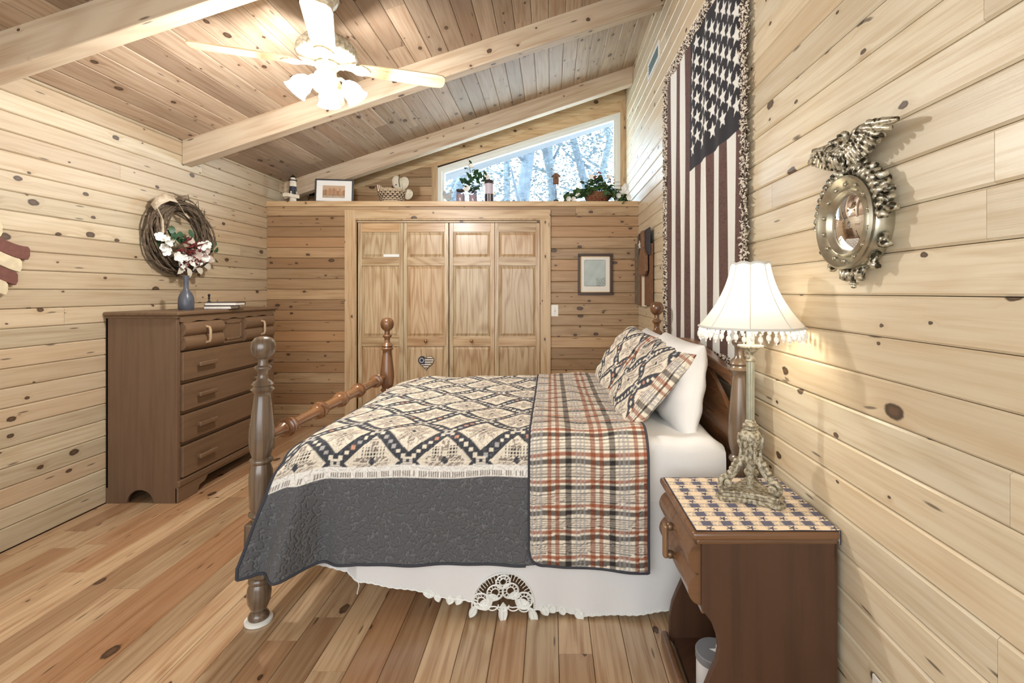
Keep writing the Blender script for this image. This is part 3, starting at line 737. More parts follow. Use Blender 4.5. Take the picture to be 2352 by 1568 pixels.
# ---- pillows
def pillow(name, label, c, ex, ey, W, H, TH, mat, colf=None, n=44, m=34, sag=0, pin=.05, group=None, wr=.004, seed=0, bk=.6):
    ex, ey = Vector(ex).normalized(), Vector(ey).normalized(); ez = ex.cross(ey)
    u = np.sin(np.linspace(-PI/2, PI/2, n)); v = np.sin(np.linspace(-PI/2, PI/2, m))
    U, V = np.meshgrid(u, v, indexing='ij')
    def side(sg):
        t = TH*(np.clip(1-np.abs(U)**2.6, 0, 1)*np.clip(1-np.abs(V)**2.6, 0, 1))**.42
        x = W/2*U*(1-pin*(1-V**2)*np.abs(U)**3); y = H/2*V*(1-pin*1.3*(1-U**2)*np.abs(V)**3)-sag*np.clip(1-V, 0, 2)*0
        z = sg*t*(1 if sg > 0 else bk)+wr*np.sin(U*5+V*7+seed)*np.sin(V*6-U*3+seed*2)*t/TH+wr*.7*np.sin(U*13-V*11+seed)*t/TH
        z = z-sag*(V*.5+.5)**2*0
        return x, y, z
    xf, yf, zf = side(1); xb, yb, zb = side(-1)
    x = np.concatenate([xf, xb[:, ::-1]], 1); y = np.concatenate([yf, yb[:, ::-1]], 1); z = np.concatenate([zf, zb[:, ::-1]], 1)
    P = np.array(c)+x[..., None]*np.array(ex)+y[..., None]*np.array(ey)+z[..., None]*np.array(ez)
    C = colf(x, y) if colf else None
    o = cgrid(name, P, C, mat); tag(o, label, 'pillow', group); return o
def shamcol(W, H):
    def f(x, y):
        C = patch(x+.10, y+.05)
        fl = (np.abs(x) > W/2-.055)
        C[fl] = plaid(y*1.0, x*1.2)[fl]
        return C
    return f
lean = (.64, 0, .77)
pillow('pillow', 'plump white pillow standing behind the nearer patchwork sham', (.632, 2.44, .912), (0, -1, .0), (.13, 0, .99), .70, .42, .125, M_sheet, pin=.04, wr=.005, seed=1)
pillow('pillow', 'white pillow behind the farther patchwork sham by the far post', (.645, 3.09, .905), (0, -1, 0), (.12, 0, .99), .62, .39, .11, M_sheet, pin=.05, wr=.005, seed=4)
M_sham = cloth_attr('quilted_sham', scale=30, strength=.6, dist=.008)
pillow('pillow_sham', 'patchwork pillow sham nearest the lamp with a plaid edge', (.478, 2.44, .905), (0, -1, -.02), lean, .68, .47, .085, M_sham, shamcol(.68, .47), n=160, m=110, pin=.03, wr=.006)
pillow('pillow_sham', 'patchwork pillow sham on the far side of the bed by the plank wall', (.455, 3.08, .915), (.04, -1, -.04), (.58, .0, .81), .62, .46, .085, M_sham, shamcol(.62, .46), n=150, m=110, pin=.03, wr=.006, seed=2)
# ------------------------------------------------------------------ dresser against the left wall (its front looks along +x)
dr = thing('dresser', 'tall brown wooden dresser with wide drawers beside the bed foot', 'dresser', (-2.385, 3.655, 0), PI/2)
HX, DP = .545, .452
arch = [(.235+.085*math.cos(a), .085*math.sin(a)) for a in np.linspace(0, PI, 14)]
side = [(0, 0), (.15, 0)]+list(reversed(arch))+[(.32, 0), (DP, 0), (DP, 1.195), (0, 1.195)]
for x in (-HX, HX-.02): MB().prism([(p[0], p[1]) for p in side], 'x', x, x+.02).build('side_panel', M_brownz, dr, bevel=.002)
MB().box(-HX, HX, DP-.012, DP, .1, 1.195).build('back_panel', M_brown, dr)
MB().box(-HX-.022, HX+.022, -.026, DP+.004, 1.197, 1.222).build('dresser_top', M_brown, dr, bevel=.009, seg=3)
mb = MB(); mb.box(-HX-.010, HX+.010, -.012, DP, 1.180, 1.198); mb.build('top_moulding', M_brown, dr, bevel=.006)
# carcass rails between the drawers
mb = MB()
for z0, z1 in ((1.155, 1.182), (.962, .971), (.752, .770), (.554, .574), (.352, .372), (.09, .144)): mb.box(-HX+.02, HX-.02, .012, .05, z0, z1)
mb.box(-HX+.02, -HX+.034, .004, .05, .1, 1.18); mb.box(HX-.034, HX-.02, .004, .05, .1, 1.18)
mb.box(-.130, -.118, .004, .05, .97, 1.16); mb.box(.112, .122, .004, .05, .97, 1.16)
mb.build('face_frame', M_brown, dr)
MB().box(-HX+.02, HX-.02, .2, .21, .1, 1.18).build('drawer_backs', M_dark, dr)
# wavy frieze under the top
fr = [(-HX+.02, 1.182), (HX-.02, 1.182)]+[(x, 1.152+.006*math.cos(x*34)+.006*math.exp(-((x+.3)/.03)**2)+.006*math.exp(-((x-.3)/.03)**2)) for x in np.linspace(HX-.02, -HX+.02, 60)]
MB().prism(fr, 'y', -.012, .004).build('frieze', M_brown, dr, bevel=.002)
for z0, z1 in ((.770, .962), (.574, .752), (.372, .554), (.146, .352)):
    d = MB().box(-HX+.036, HX-.036, -.014, .19, z0+.004, z1-.004).build('drawer', M_brown, dr, bevel=.004)
    for x in (-.31, .31):
        zc_ = (z0+z1)/2
        h = MB(); h.box(x-.085, x+.085, -.048, -.030, zc_-.014, zc_+.014); h.build('handle', M_brown, d, bevel=.007, seg=3)
        for e in (-.062, .062): MB().box(x+e-.010, x+e+.010, -.034, -.012, zc_-.010, zc_+.010).build('handle_post', M_brown, d)
def lobes(zb, zt, y0, b, n=9):     # two bulging lobes, one above the other, as (y, z)
    out = []; zm = (zb+zt)/2
    for a, c in ((zb, zm), (zm, zt)):
        for k in range(n): t = k/(n-1); out.append((y0-b*math.sin(PI*t)**.6, a+(c-a)*t))
    return out
M_hand = plain('pale_handle', (176, 148, 116), .35)
for x0, x1 in ((-HX+.038, -.132), (.124, HX-.038)):
    pr = [(.19, .972)]+lobes(.972, 1.150, -.008, .024)+[(.19, 1.150)]
    d = MB().prism(pr, 'x', x0, x1).build('small_drawer', M_brown, dr, smooth=True, ang=35)
    xm = (x0+x1)/2
    MB().tube([(xm, -.028, 1.005), (xm, -.052, 1.012), (xm, -.058, 1.03), (xm, -.058, 1.09), (xm, -.052, 1.108), (xm, -.028, 1.115)], .0085, 8).build('handle', M_hand, d, smooth=True, label='pale upright pull')
pn = MB(); pn.box(-.117, .111, -.006, .05, .975, 1.150)
pn.box(-.095, .088, -.012, -.004, .995, 1.010); pn.box(-.095, .088, -.012, -.004, 1.115, 1.130); pn.box(-.095, -.08, -.012, -.004, .995, 1.13); pn.box(.073, .088, -.012, -.004, .995, 1.13)
pn.build('centre_panel', M_brown, dr, bevel=.003)
bk = [(-HX, 0), (-HX+.17, 0), (-HX+.19, .045), (-HX+.24, .055), (-HX+.27, .085), (HX-.27, .085), (HX-.24, .055), (HX-.19, .045), (HX-.17, 0), (HX, 0), (HX, .10), (-HX, .10)]
MB().prism(bk, 'y', -.010, .012).build('plinth', M_brown, dr, bevel=.004)
MB().box(-HX, HX, -.016, .008, .098, .14).build('base_moulding', M_brown, dr, bevel=.007)

# things on the dresser
v = tag(MB().lathe([(.0, 0), (.042, 0), (.047, .01), (.048, .05), (.046, .085), (.036, .115), (.021, .135), (.016, .15), (.0155, .20), (.018, .225), (.020, .24), (.017, .242), (.013, .20), (.0, .19)], 18).build('bottle_vase', plain('blue_grey_glaze', (82, 87, 98), .35, noise=.5, nscale=18, c2=(60, 66, 78)), None, (-2.565, 3.43, 1.222), smooth=True, ang=60), 'slender blue grey bottle vase on the dresser below the wreath', 'vase')
def book(name, loc, rz, L, W_, H, cover, label):
    t = thing(name, label, 'book', loc, rz, 'books lying on the dresser')
    c = MB(); c.box(0, L, 0, W_, 0, .004); c.box(0, L, 0, W_, H-.004, H); c.box(0, L, W_-.004, W_, 0, H)
    c.build('cover', cover, t); MB().box(.004, L-.004, .004, W_-.004, .004, H-.004).build('page_block', plain('book_pages', (238, 234, 224), .8, noise=.3, nscale=200), t); return t
mk_ = plain('dark_book_cover', (62, 52, 52), .5)
book('book', (-2.53, 3.55, 1.222), .14, .185, .13, .026, mk_, 'dark-covered book lying flat on the dresser, lower of two')
book('book', (-2.525, 3.555, 1.248), .11, .215, .14, .026, mk_, 'dark-covered book lying flat on top of the lower book')
MB_f = MB().lathe([(.0, 0), (.013, 0), (.013, .004), (.006, .008), (.0045, .022), (.009, .028), (.0045, .034), (.006, .042), (.0095, .050), (.006, .058), (.0, .062)], 12).build('figurine', M_black, None, (-2.505, 3.575, 1.274), smooth=True)
tag(MB_f, 'tiny black turned figure standing on the stacked books', 'figurine')

# ------------------------------------------------------------------ nightstand against the right wall (its front looks along -x)
ns = thing('nightstand', 'brown wooden nightstand with bulging drawer front in the near corner by the bed', 'nightstand', (.452, 1.665, 0), -PI/2)
NX, ND = .208, .405                       # half width (along the wall), depth
sp_ = [(ND, 0), (ND, .61), (.0, .61), (.0, .40), (.012, .385), (.030, .36), (.045, .32), (.050, .285), (.044, .25), (.026, .21), (.010, .17), (.0, .12), (.0, .03), (.02, 0)]
for x in (-NX, NX-.02): MB().prism(sp_, 'x', x, x+.02).build('side_panel', M_night, ns, bevel=.003)
MB().box(-NX-.012, NX+.012, -.032, ND+.004, .610, .637).build('nightstand_top', M_nighty, ns, bevel=.011, seg=4, smooth=True)
mb = MB(); mb.box(-NX-.004, NX+.004, -.016, ND, .597, .612); mb.build('top_moulding', M_nighty, ns, bevel=.005)
MB().box(-NX, NX, ND-.01, ND, .03, .61).build('back_panel', M_night, ns)
pr = [(.30, .405)]+lobes(.405, .592, -.004, .034, 12)+[(.30, .592)]
d = MB().prism(pr, 'x', -NX+.012, NX-.014).build('drawer', M_nighty, ns, smooth=True, ang=35)
h = MB(); h.box(-.014, .014, -.070, -.052, .445, .560); h.build('handle', plain('bronze_pull', (150, 120, 92), .3, .5), d, bevel=.008, seg=3, label='upright brown pull')
mbp = plain('bronze_post', (120, 96, 72), .35, .5)
for z in (.455, .550): MB().ball((0, -.045, z), .014).build('handle_post', mbp, d, smooth=True)
MB().box(-NX+.02, NX-.02, .005, .02, .375, .402).build('apron', M_nighty, ns, bevel=.003)
MB().box(-NX+.02, NX-.02, .015, ND-.01, .018, .036).build('bottom_shelf', M_night, ns)
MB().box(-NX+.0, NX-.0, -.030, -.004, .0, .055).build('shelf_lip', M_nighty, ns, bevel=.010, seg=3)
# tin on its shelf
tin = thing('round_tin', 'grey round tin with a white star on the lid inside the nightstand', 'tin', (.545, 1.62, .036))
MB().lathe([(.0, 0), (.060, 0), (.060, .10), (.0, .10)], 32).build('tin_body', plain('pale_tin', (214, 214, 214), .4), tin, smooth=True, ang=30)
MB().lathe([(.0, .10), (.0625, .10), (.0625, .122), (.0605, .125), (.0, .125)], 32).build('lid', plain('grey_tin_lid', (120, 122, 126), .5), tin, smooth=True, ang=30)
def star(cx, cy, r, ri=.42, n=5, rot=PI/2): return [(cx+(r if k % 2 == 0 else r*ri)*math.cos(rot+PI*k/n), cy+(r if k % 2 == 0 else r*ri)*math.sin(rot+PI*k/n)) for k in range(2*n)]
MB().prism(star(.012, -.005, .03), 'z', .125, .1262).build('star', M_white, tin)
MB().prism(star(0, .06, .022), 'y', -.0625, -.0595).build('star', M_white, tin)
# checked mat on the nightstand
nu, nv = 200, 200
xs = np.linspace(.432, .905, nu); ys = np.linspace(1.452, 1.868, nv)
XX, YY = np.meshgrid(xs, ys, indexing='ij')
over = np.clip(XX-.862, 0, None)
P = np.stack([np.minimum(XX, .862)+.003*(over > 0), YY, .6395-over+.0007*np.sin(XX*40)*np.sin(YY*33)], -1)
cell = .0312; a = (XX-.432)/cell; b = (YY-1.452)/cell; ia, ib = np.floor(a), np.floor(b)
C = np.empty(XX.shape+(3,)); nav, crm = np.array(lin(92, 92, 112)), np.array(lin(232, 214, 188))
C[:] = crm
m1 = (np.mod(ia, 2) == 1) & (np.mod(ib, 2) == 1); C[m1] = nav
m2 = (np.mod(ia, 2) == 1) ^ (np.mod(ib, 2) == 1); C[m2] = np.where((np.mod(ia, 2) == 1)[..., None], crm*.93, crm*.52+nav*.42)[m2]
sa, sb = a-ia-.5, b-ib-.5; rr = np.hypot(sa, sb); th = np.arctan2(-sb, sa)-PI/2
st = rr < .46*(.36+.64*np.abs(np.cos(2.5*th))**3)
m0 = (np.mod(ia, 2) == 0) & (np.mod(ib, 2) == 0); C[st & m0] = crm*1.0
C[st & m2] = np.where((np.mod(ia, 2) == 1)[..., None], nav*.6, crm)[st & m2]
edge_ = (np.minimum(a-ia, b-ib) < .04); C[edge_] = C[edge_]*.7
bd = (YY < 1.456) | (YY > 1.864) | (XX < .436); C[bd] = nav*.35
mat_ = cgrid('table_mat', P, C, cloth_attr('checked_cloth', weave=300, strength=.2), solid=.0016)
tag(mat_, 'cream and navy checked cloth mat with little stars on the nightstand', 'mat')

# ------------------------------------------------------------------ table lamp
lp_ = thing('table_lamp', 'lit table lamp with white bell shade and beaded trim on the nightstand', 'lamp', (.690, 1.685, .6397))
def tri(r, k, rot=0):   # three corners with concave sides
    pts = []
    for i in range(3):
        a0 = rot+2*PI*i/3; a1 = rot+2*PI*(i+1)/3
        A = Vector((r*math.cos(a0), r*math.sin(a0))); B = Vector((r*math.cos(a1), r*math.sin(a1)))
        tA = Vector((-math.sin(a0), math.cos(a0)))*r*.16; tB = Vector((-math.sin(a1), math.cos(a1)))*r*.16
        p0, p1 = A+tA, B-tB; pts += [tuple(A-tA), tuple(p0)]
        mid = (p0+p1)/2*k
        for t in (.2, .35, .5, .65, .8): pts.append(tuple((1-t)**2*p0+2*t*(1-t)*mid+t*t*p1))
        pts.append(tuple(p1)) if False else None
    return pts
rot0 = -PI/2+.62
b = MB(); b.prism(tri(.118, .55, rot0), 'z', 0, .016); b.prism(tri(.108, .55, rot0), 'z', .016, .028); b.prism(tri(.112, .55, rot0), 'z', .028, .036)
b.build('base', M_stone, lp_, bevel=.003)
for i in range(3):
    a = rot0+2*PI*i/3; f = MB()
    pts = []
    for k in range(20):
        t = k/19
        if t < .6: r = .026+.052*(t/.6)**1.5; z = .150-.082*(t/.6)**1.1
        else:
            q = (t-.6)/.4*2*PI*.95; r = .078+.012+.019*math.cos(PI*.75-q)*(1-.35*(t-.6)); z = .060+.019*math.sin(PI*.75-q)
        pts.append((r*math.cos(a), r*math.sin(a), z))
    f.tube(pts, [.016-.009*k/19 for k in range(20)], 8)
    for e in (-1, 1):
        c, s = math.cos(a), math.sin(a); f.ball((.086*c-e*.011*s, .086*s+e*.011*c, .058), (.015, .015, .015), 10, 6)
    for k in range(5): f.ball(((.05+.008*k)*math.cos(a), (.05+.008*k)*math.sin(a), .128-.013*k), (.012, .012, .010), 8, 6)
    f.build('scroll_foot', M_stone, lp_, smooth=True, ang=80)
MB().lathe([(.010, .036), (.012, .09), (.022, .12), (.030, .15), (.026, .17), (.032, .185), (.037, .20), (.037, .215), (.030, .23), (.022, .236)], 16).build('urn', M_stone, lp_, smooth=True, ang=80)
lf = MB()
for k in range(8):
    a = 2*PI*k/8
    for z0, r0, r1 in ((.13, .026, .034), (.175, .030, .042)):
        lf.tube([(r0*math.cos(a), r0*math.sin(a), z0), ((r0+r1)/2*math.cos(a)*1.1, (r0+r1)/2*math.sin(a)*1.1, z0+.02), (r1*math.cos(a), r1*math.sin(a), z0+.042)], [.008, .007, .003], 6)
lf.build('acanthus_leaves', M_stone, lp_, smooth=True)
pr = [(.020, .236), (.025, .240), (.026, .252), (.019, .258), (.017, .266), (.013, .270)]
MB().lathe(pr, 14).build('collar', M_stone, lp_, smooth=True)
cl = MB(); fl_ = [(.0128*(1+.10*math.cos(8*a))*math.cos(a), .0128*(1+.10*math.cos(8*a))*math.sin(a)) for a in np.linspace(0, 2*PI, 49)[:-1]]
cl.prism(fl_, 'z', .27, .475); cl.build('column', plain('verdigris_column', (178, 178, 160), .3, .45, noise=.5, nscale=20, c2=(140, 146, 130)), lp_)
MB().lathe([(.015, .470), (.018, .474), (.015, .480), (.014, .492), (.018, .504), (.030, .516), (.043, .521), (.043, .526), (.014, .528)], 24).build('drip_pan', M_stone, lp_, smooth=True, ang=50)
MB().lathe([(.013, .528), (.013, .585), (.009, .59), (.0, .59)], 14).build('candle_sleeve', plain('cream_sleeve', (238, 226, 196), .5), lp_, smooth=True)
MB().tube([(0, .018, .575), (0, .05, .62), (0, .052, .70), (0, .022, .775), (0, 0, .795), (0, -.022, .775), (0, -.052, .70), (0, -.05, .62), (0, -.018, .575)], .0016, 5).build('harp', M_gold2, lp_, smooth=True)
MB().ball((0, 0, .665), (.028, .028, .036), 14, 10).build('bulb', plain('lamp_bulb', (255, 240, 214), .4, emit=60), lp_, smooth=True)
ZB, ZT, RB, RT = .590, .805, .1715, .063
def shr(t): return RT+(RB-RT)*(.30*t+.70*t**2.1)
n8 = 8; s = MB(); nz = 16; nphi = 8*8
def shp(k, t):
    a = 2*PI*k/nphi; q = (k % 8)/8; r = shr(t); rc_ = r*(math.cos(PI/8)/math.cos((q-.5)*PI/4)*.45+.55)
    return (rc_*math.cos(a+PI/8), rc_*math.sin(a+PI/8), ZT+(ZB-ZT)*t+.006*math.cos((q-.5)*PI)*(1 if t < .01 else 0))
vs = [shp(k, i/(nz-1)) for i in range(nz) for k in range(nphi)]
s.add(vs, [(i*nphi+k, i*nphi+(k+1) % nphi, (i+1)*nphi+(k+1) % nphi, (i+1)*nphi+k) for i in range(nz-1) for k in range(nphi)])
shade = s.build('lamp_shade', shade_mat('white_shade_silk', (234, 230, 222), .14), lp_, smooth=True, ang=80)
seam = plain('shade_seam', (214, 210, 198), .8)
for k in range(8):
    MB().tube([Vector(shp(8*k, i/(nz-1)))*1.0 for i in range(nz)], .0017, 5).build('seam', seam, shade, smooth=True)
for zz, rr_, nm in ((ZB, RB, 'bottom_band'), (ZT, RT, 'top_band')):
    MB().tube([Vector(shp(k, 1 if zz == ZB else 0)) for k in range(nphi)], .0045, 6, closed=True).build(nm, plain('grey_braid', (206, 206, 202), .8), shade, smooth=True)
MB().tube([(0, -RT*.97, ZT-.004), (0, 0, ZT-.010), (0, RT*.97, ZT-.004)], .002, 5).build('spider', M_gold2, shade)
MB().lathe([(.0, .790), (.008, .793), (.010, .802), (.006, .812), (.0, .815)], 10).build('shade_finial', M_gold2, lp_, smooth=True)
bd = MB(); bd.ball((0, 0, -.006), (.0045, .0045, .0045), 8, 6); bd.ball((0, 0, -.021), (.0078, .0078, .011), 10, 8); bd.ball((0, 0, -.034), (.003, .003, .004), 6, 4)
bead0 = None; glassb = plain('glass_bead', (246, 244, 236), .12, emit=0)
for k in range(44):
    a = 2*PI*(k+.5)/44; p = shp(a/(2*PI)*nphi, 1)
    rr_ = shr(1)*.985; M = T(rr_*math.cos(a), rr_*math.sin(a), ZB-.003-.006*(k % 2))
    if bead0 is None: bead0 = bd.build('bead', glassb, shade, smooth=True); bead0.matrix_local = M
    else: inst(bead0, 'bead', shade, M)
light('table_lamp_bulb', 'POINT', (.690, 1.685, .6397+.695), 6.5, (1.0, .92, .80), size=.03)

# ------------------------------------------------------------------ ceiling fan
FX, FY, FZ = -1.271, 2.769, 2.638
fan = thing('ceiling_fan', 'four-blade ceiling fan with lit tulip glass shades hanging between the beams', 'ceiling fan', (FX, FY, FZ))
M_ivory = ornate('ivory_gilt', (236, 232, 218), (200, 192, 168), rough=.4, metal=.2, scale=45, strength=.4)
M_blade = wood('fan_blade_oak', (232, 216, 180), (206, 180, 134), knots=0, rough=.35, ax='x', var=.03, warmth=.05, gs=1.2, rings=.3)
top = zc(FX)-FZ
MB().lathe([(.011, .16), (.011, top-.03)], 12).build('downrod', M_ivory, fan, smooth=True)
MB().lathe([(.02, top-.10), (.05, top-.07), (.065, top-.03), (.062, top+.02)], 20).build('ceiling_canopy', M_ivory, fan, smooth=True)
mh = MB(); pr = [(.03, .17), (.07, .160), (.115, .14), (.150, .10), (.160, .06), (.150, .035), (.09, .020), (.05, .012)]
n_ = 64; vs = []
for r, z in pr:
    for k in range(n_):
        a = 2*PI*k/n_; q = r*(1+.035*math.cos(32*a)*(1 if .09 < r else 0)); vs.append((q*math.cos(a), q*math.sin(a), z))
mh.add(vs, [(i*n_+k, i*n_+(k+1) % n_, (i+1)*n_+(k+1) % n_, (i+1)*n_+k) for i in range(len(pr)-1) for k in range(n_)])
mh.build('motor_housing', M_ivory, fan, smooth=True, ang=60)
MB().lathe([(.05, .014), (.062, .0), (.062, -.02), (.050, -.03), (.052, -.07), (.058, -.08), (.045, -.092), (.03, -.10), (.022, -.13), (.012, -.15), (.0, -.155)], 24).build('switch_housing', M_ivory, fan, smooth=True)
bl = [(.185, -.050), (.30, -.062), (.60, -.070), (.640, -.064), (.658, -.045), (.662, 0), (.658, .045), (.640, .064), (.60, .070), (.30, .062), (.185, .050), (.165, .03), (.165, -.03)]
irn = [(.05, -.016), (.10, -.012), (.13, -.020), (.155, -.045), (.19, -.052), (.215, -.035), (.235, 0), (.215, .035), (.19, .052), (.155, .045), (.13, .020), (.10, .012), (.05, .016)]
b0 = i0 = None
for k in range(4):
    Mb = RZ(math.radians(20.5+90*k)) @ RX(math.radians(-9))
    if b0 is None:
        b0 = MB().prism(bl, 'z', -.004, .004).build('blade', M_blade, fan, bevel=.002); b0.matrix_local = Mb
        i0 = MB().prism(irn, 'z', -.011, -.004).build('blade_iron', M_ivory, fan, bevel=.003); i0.matrix_local = Mb
    else: inst(b0, 'blade', fan, Mb); inst(i0, 'blade_iron', fan, Mb)
M_glow = plain('lit_tulip_glass', (255, 246, 230), .4, emit=14)
sh0 = None
tul = [(.018, 0), (.030, -.008), (.047, -.03), (.056, -.06), (.054, -.085), (.060, -.105), (.066, -.112)]
for k in range(4):
    a = math.radians(20+90*k)
    arm = MB().tube([(.04*math.cos(a), .04*math.sin(a), -.075), (.075*math.cos(a), .075*math.sin(a), -.070), (.095*math.cos(a), .095*math.sin(a), -.085)], .010, 8)
    arm.build('light_arm', M_ivory, fan, smooth=True)
    Ms = T(.095*math.cos(a), .095*math.sin(a), -.085) @ RZ(a) @ RY(math.radians(-38))
    if sh0 is None: sh0 = MB().lathe(tul, 20, caps=False).build('glass_shade', M_glow, fan, smooth=True, label='lit white tulip glass'); sh0.matrix_local = Ms
    else: inst(sh0, 'glass_shade', fan, Ms)['label'] = 'lit white tulip glass'
MB().tube([(.03, -.02, -.10), (.031, -.021, -.25)], .0012, 4).build('pull_chain', M_gold2, fan)
light('fan_bulbs', 'POINT', (FX, FY, FZ-.30), 88, (1.0, .975, .95), size=.06)
# ------------------------------------------------------------------ things on the walls
def wthing(side, along, z, name, label, cat, **k):
    loc, rz = {'left': ((XL, along, z), PI/2), 'right': ((XR, along, z), -PI/2), 'far': ((along, YF, z), 0)}[side]
    return thing(name, label, cat, loc, rz, **k)

# striped tapestry
EDG = [3.600, 3.466, 3.331, 3.234, 3.111, 3.009, 2.895, 2.803, 2.680, 2.584, 2.471, 2.383, 2.258, 2.185]
TZ0, TZ1, CZ = 1.035, 2.875, 2.093
tp_ = thing('tapestry', 'fringed woven flag tapestry, white stars on black over brown and white stripes, above the headboard', 'tapestry', (XR, 2.89, TZ0))
nu, nv = 300, 420
ys = np.linspace(EDG[0], EDG[-1], nu); zs = np.linspace(TZ0, TZ1, nv)
YY, ZZ = np.meshgrid(ys, zs, indexing='ij')
br, wh, bk_ = np.array(lin(98, 74, 68)), np.array(lin(224, 224, 218)), np.array(lin(44, 42, 46))
C = np.empty(YY.shape+(3,)); C[:] = br
wav = 0*ZZ
for i in range(13):
    m = (YY+wav <= EDG[i]) & (YY+wav > EDG[i+1]); C[m] = br if i % 2 == 0 else wh
can = (YY < EDG[5]+wav*.5) & (ZZ > CZ); C[can] = bk_
SP = .172
for r in range(15):
    zc0 = CZ+.118+.0545*r
    if zc0 > TZ1-.05: break
    for c in range(6):
        yc = 2.945-SP*c-(SP/2 if r % 2 else 0)
        if yc < EDG[-1]+.03: continue
        dx, dz = -(YY-yc), ZZ-zc0; rr = np.hypot(dx*1.05, dz); th = np.arctan2(dz, dx)-PI/2
        k = np.abs(np.mod(th+PI/5, 2*PI/5)-PI/5)
        # pointed five-armed star
        ro, ri = .050, .021; ang = np.mod(th, 2*PI/5); ang = np.minimum(ang, 2*PI/5-ang)
        bnd = ro*ri*math.sin(PI/5)/(ri*np.sin(PI/5-ang)+ro*np.sin(ang))
        C[can & (rr < bnd)] = wh
sp_k = hash2(np.floor(YY/.006), np.floor(ZZ/.006)); brn = np.all(C == br, -1); C[brn & (sp_k > .8)] *= .62
P = np.stack([.862-.008*np.sin(YY*11+ZZ*1.5)**2-.004*np.sin(YY*31), YY, ZZ], -1)-np.array([XR, 2.89, TZ0])
cgrid('woven_panel', P, C, cloth_attr('tapestry_weave', weave=220, strength=.35, dist=.004), tp_)
m_fr, nt_, bs_ = new_mat('fringe_yarn'); tc_ = nd(nt_, 'TexCoord'); n_f = nd(nt_, 'TexNoise', {'Vector': tc_.outputs['Object'], 'Scale': 75, 'Detail': 2})
nt_.links.new(mixc(nt_, mapr(nt_, n_f.outputs[0], .44, .54), L4((74, 58, 52)), L4((226, 216, 200))), bs_.inputs['Base Color']); bs_.inputs['Roughness'].default_value = .95
def fringe(y0, z0, y1, z1, dy, dz, n, ln, thick=.004):
    mb = MB()
    for k in range(n):
        t = (k+R.random())/n; y, z = y0+(y1-y0)*t, z0+(z1-z0)*t; l = ln*R.uniform(.7, 1.15)
        p = [(.860, y, z)]
        for q in (.4, .75, 1): p.append((.858-R.uniform(0, .022), y+dy*l*q+R.uniform(-.012, .012), z+dz*l*q+R.uniform(-.014, .014)))
        mb.tube([Vector(a)-Vector((XR, 2.89, TZ0)) for a in p], [thick*1.2, thick*1.4, thick*1.5, thick*.5], 4)
    o = mb.build('fringe', m_fr, tp_, smooth=True); o['kind'] = 'stuff'
fringe(EDG[-1], TZ0, EDG[-1], TZ1, -1, 0, 420, .075)
fringe(EDG[0], TZ0, EDG[0], TZ1, 1, 0, 330, .055)
fringe(EDG[0], TZ0, EDG[-1], TZ0, 0, -1, 300, .055)
fringe(EDG[0], TZ1, EDG[-1], TZ1, 0, 1, 300, .05)

# round convex mirror with an eagle
mi = wthing('right', 1.362, 1.543, 'convex_mirror', 'small round convex mirror in gilt frame topped by an eagle', 'mirror')
MB().lathe([(.0, 0), (.122, 0), (.128, .006), (.128, .046), (.124, .050), (.128, .056), (.130, .062), (.124, .068), (.119, .064), (.114, .056), (.098, .048), (.094, .054), (.088, .058), (.083, .052), (.080, .046), (.0, .046)], 48, M=RX(PI/2)).build('frame', M_gold2, mi, smooth=True, ang=50)
st0 = None
for k in range(14):
    a = 2*PI*k/14+.2; Mm = T(.1065*math.cos(a), -.056, .1065*math.sin(a))
    if st0 is None: st0 = MB().ball((0, 0, 0), .0062, 10, 8).build('stud', M_gold2, mi, smooth=True); st0.matrix_local = Mm
    else: inst(st0, 'stud', mi, Mm)
mg = MB(); pr = [(max(1e-4, .081*t), .046+.022*(1-t*t)) for t in np.linspace(1, 0, 14)]
mm_, nt_, bs_ = new_mat('mirror_silver'); bs_.inputs['Base Color'].default_value = (.86, .87, .9, 1); bs_.inputs['Metallic'].default_value = 1; bs_.inputs['Roughness'].default_value = .03
mg.lathe(pr, 40, M=RX(PI/2)).build('mirror_glass', mm_, mi, smooth=True)
def leafs(mb, x, z, a, l, w_, d=.03, y=-.02):
    c, s = math.cos(a), math.sin(a)
    mb.tube([(x, y, z), (x+c*l*.35, y-d*.5, z+s*l*.35), (x+c*l*.75, y-d*.6, z+s*l*.75), (x+c*l, y-d*.1, z+s*l)], [w_*.5, w_, w_*.95, w_*.45], 8)
cr = MB()
for sg in (-1, 1):
    for k in range(10):      # acanthus sprays climbing both sides of the rim
        a = PI/2-sg*(.14+.15*k); leafs(cr, .130*math.cos(a), .130*math.sin(a), a+sg*.9*(1 if k % 2 else -.6), .046, .014)
        leafs(cr, .128*math.cos(a), .128*math.sin(a)+.004, a-sg*.7, .030, .012, y=-.035)
    pts = [(sg*(.030+.020*math.cos(t)*(1-t/9)), -.032, .158+.020*math.sin(t)*(1-t/9)) for t in np.linspace(-1.6, 4.4, 22)]
    cr.tube(pts, [.010-.0003*k for k in range(22)], 7)
for k in range(9): cr.ball((-.064+.016*k, -.04, .134+.016*math.cos((k-4)*.4)), (.010, .010, .009), 8, 6)
cr.build('crest', M_gold, mi, smooth=True, ang=80)
eg = MB()
eg.ball((0, -.045, .205), (.020, .019, .032), 14, 10); eg.ball((.004, -.058, .242), (.0125, .014, .0135), 12, 8); eg.tube([(.006, -.068, .243), (.010, -.080, .240), (.011, -.083, .233)], [.006, .004, .001], 6)
for k in range(5): eg.tube([(-.012+.006*k, -.040, .180), (-.018+.009*k, -.036, .160), (-.022+.011*k, -.034, .146)], [.006, .006, .003], 5)
for sg in (-1, 1): eg.tube([(sg*.009, -.05, .178), (sg*.012, -.052, .160)], .005, 6)
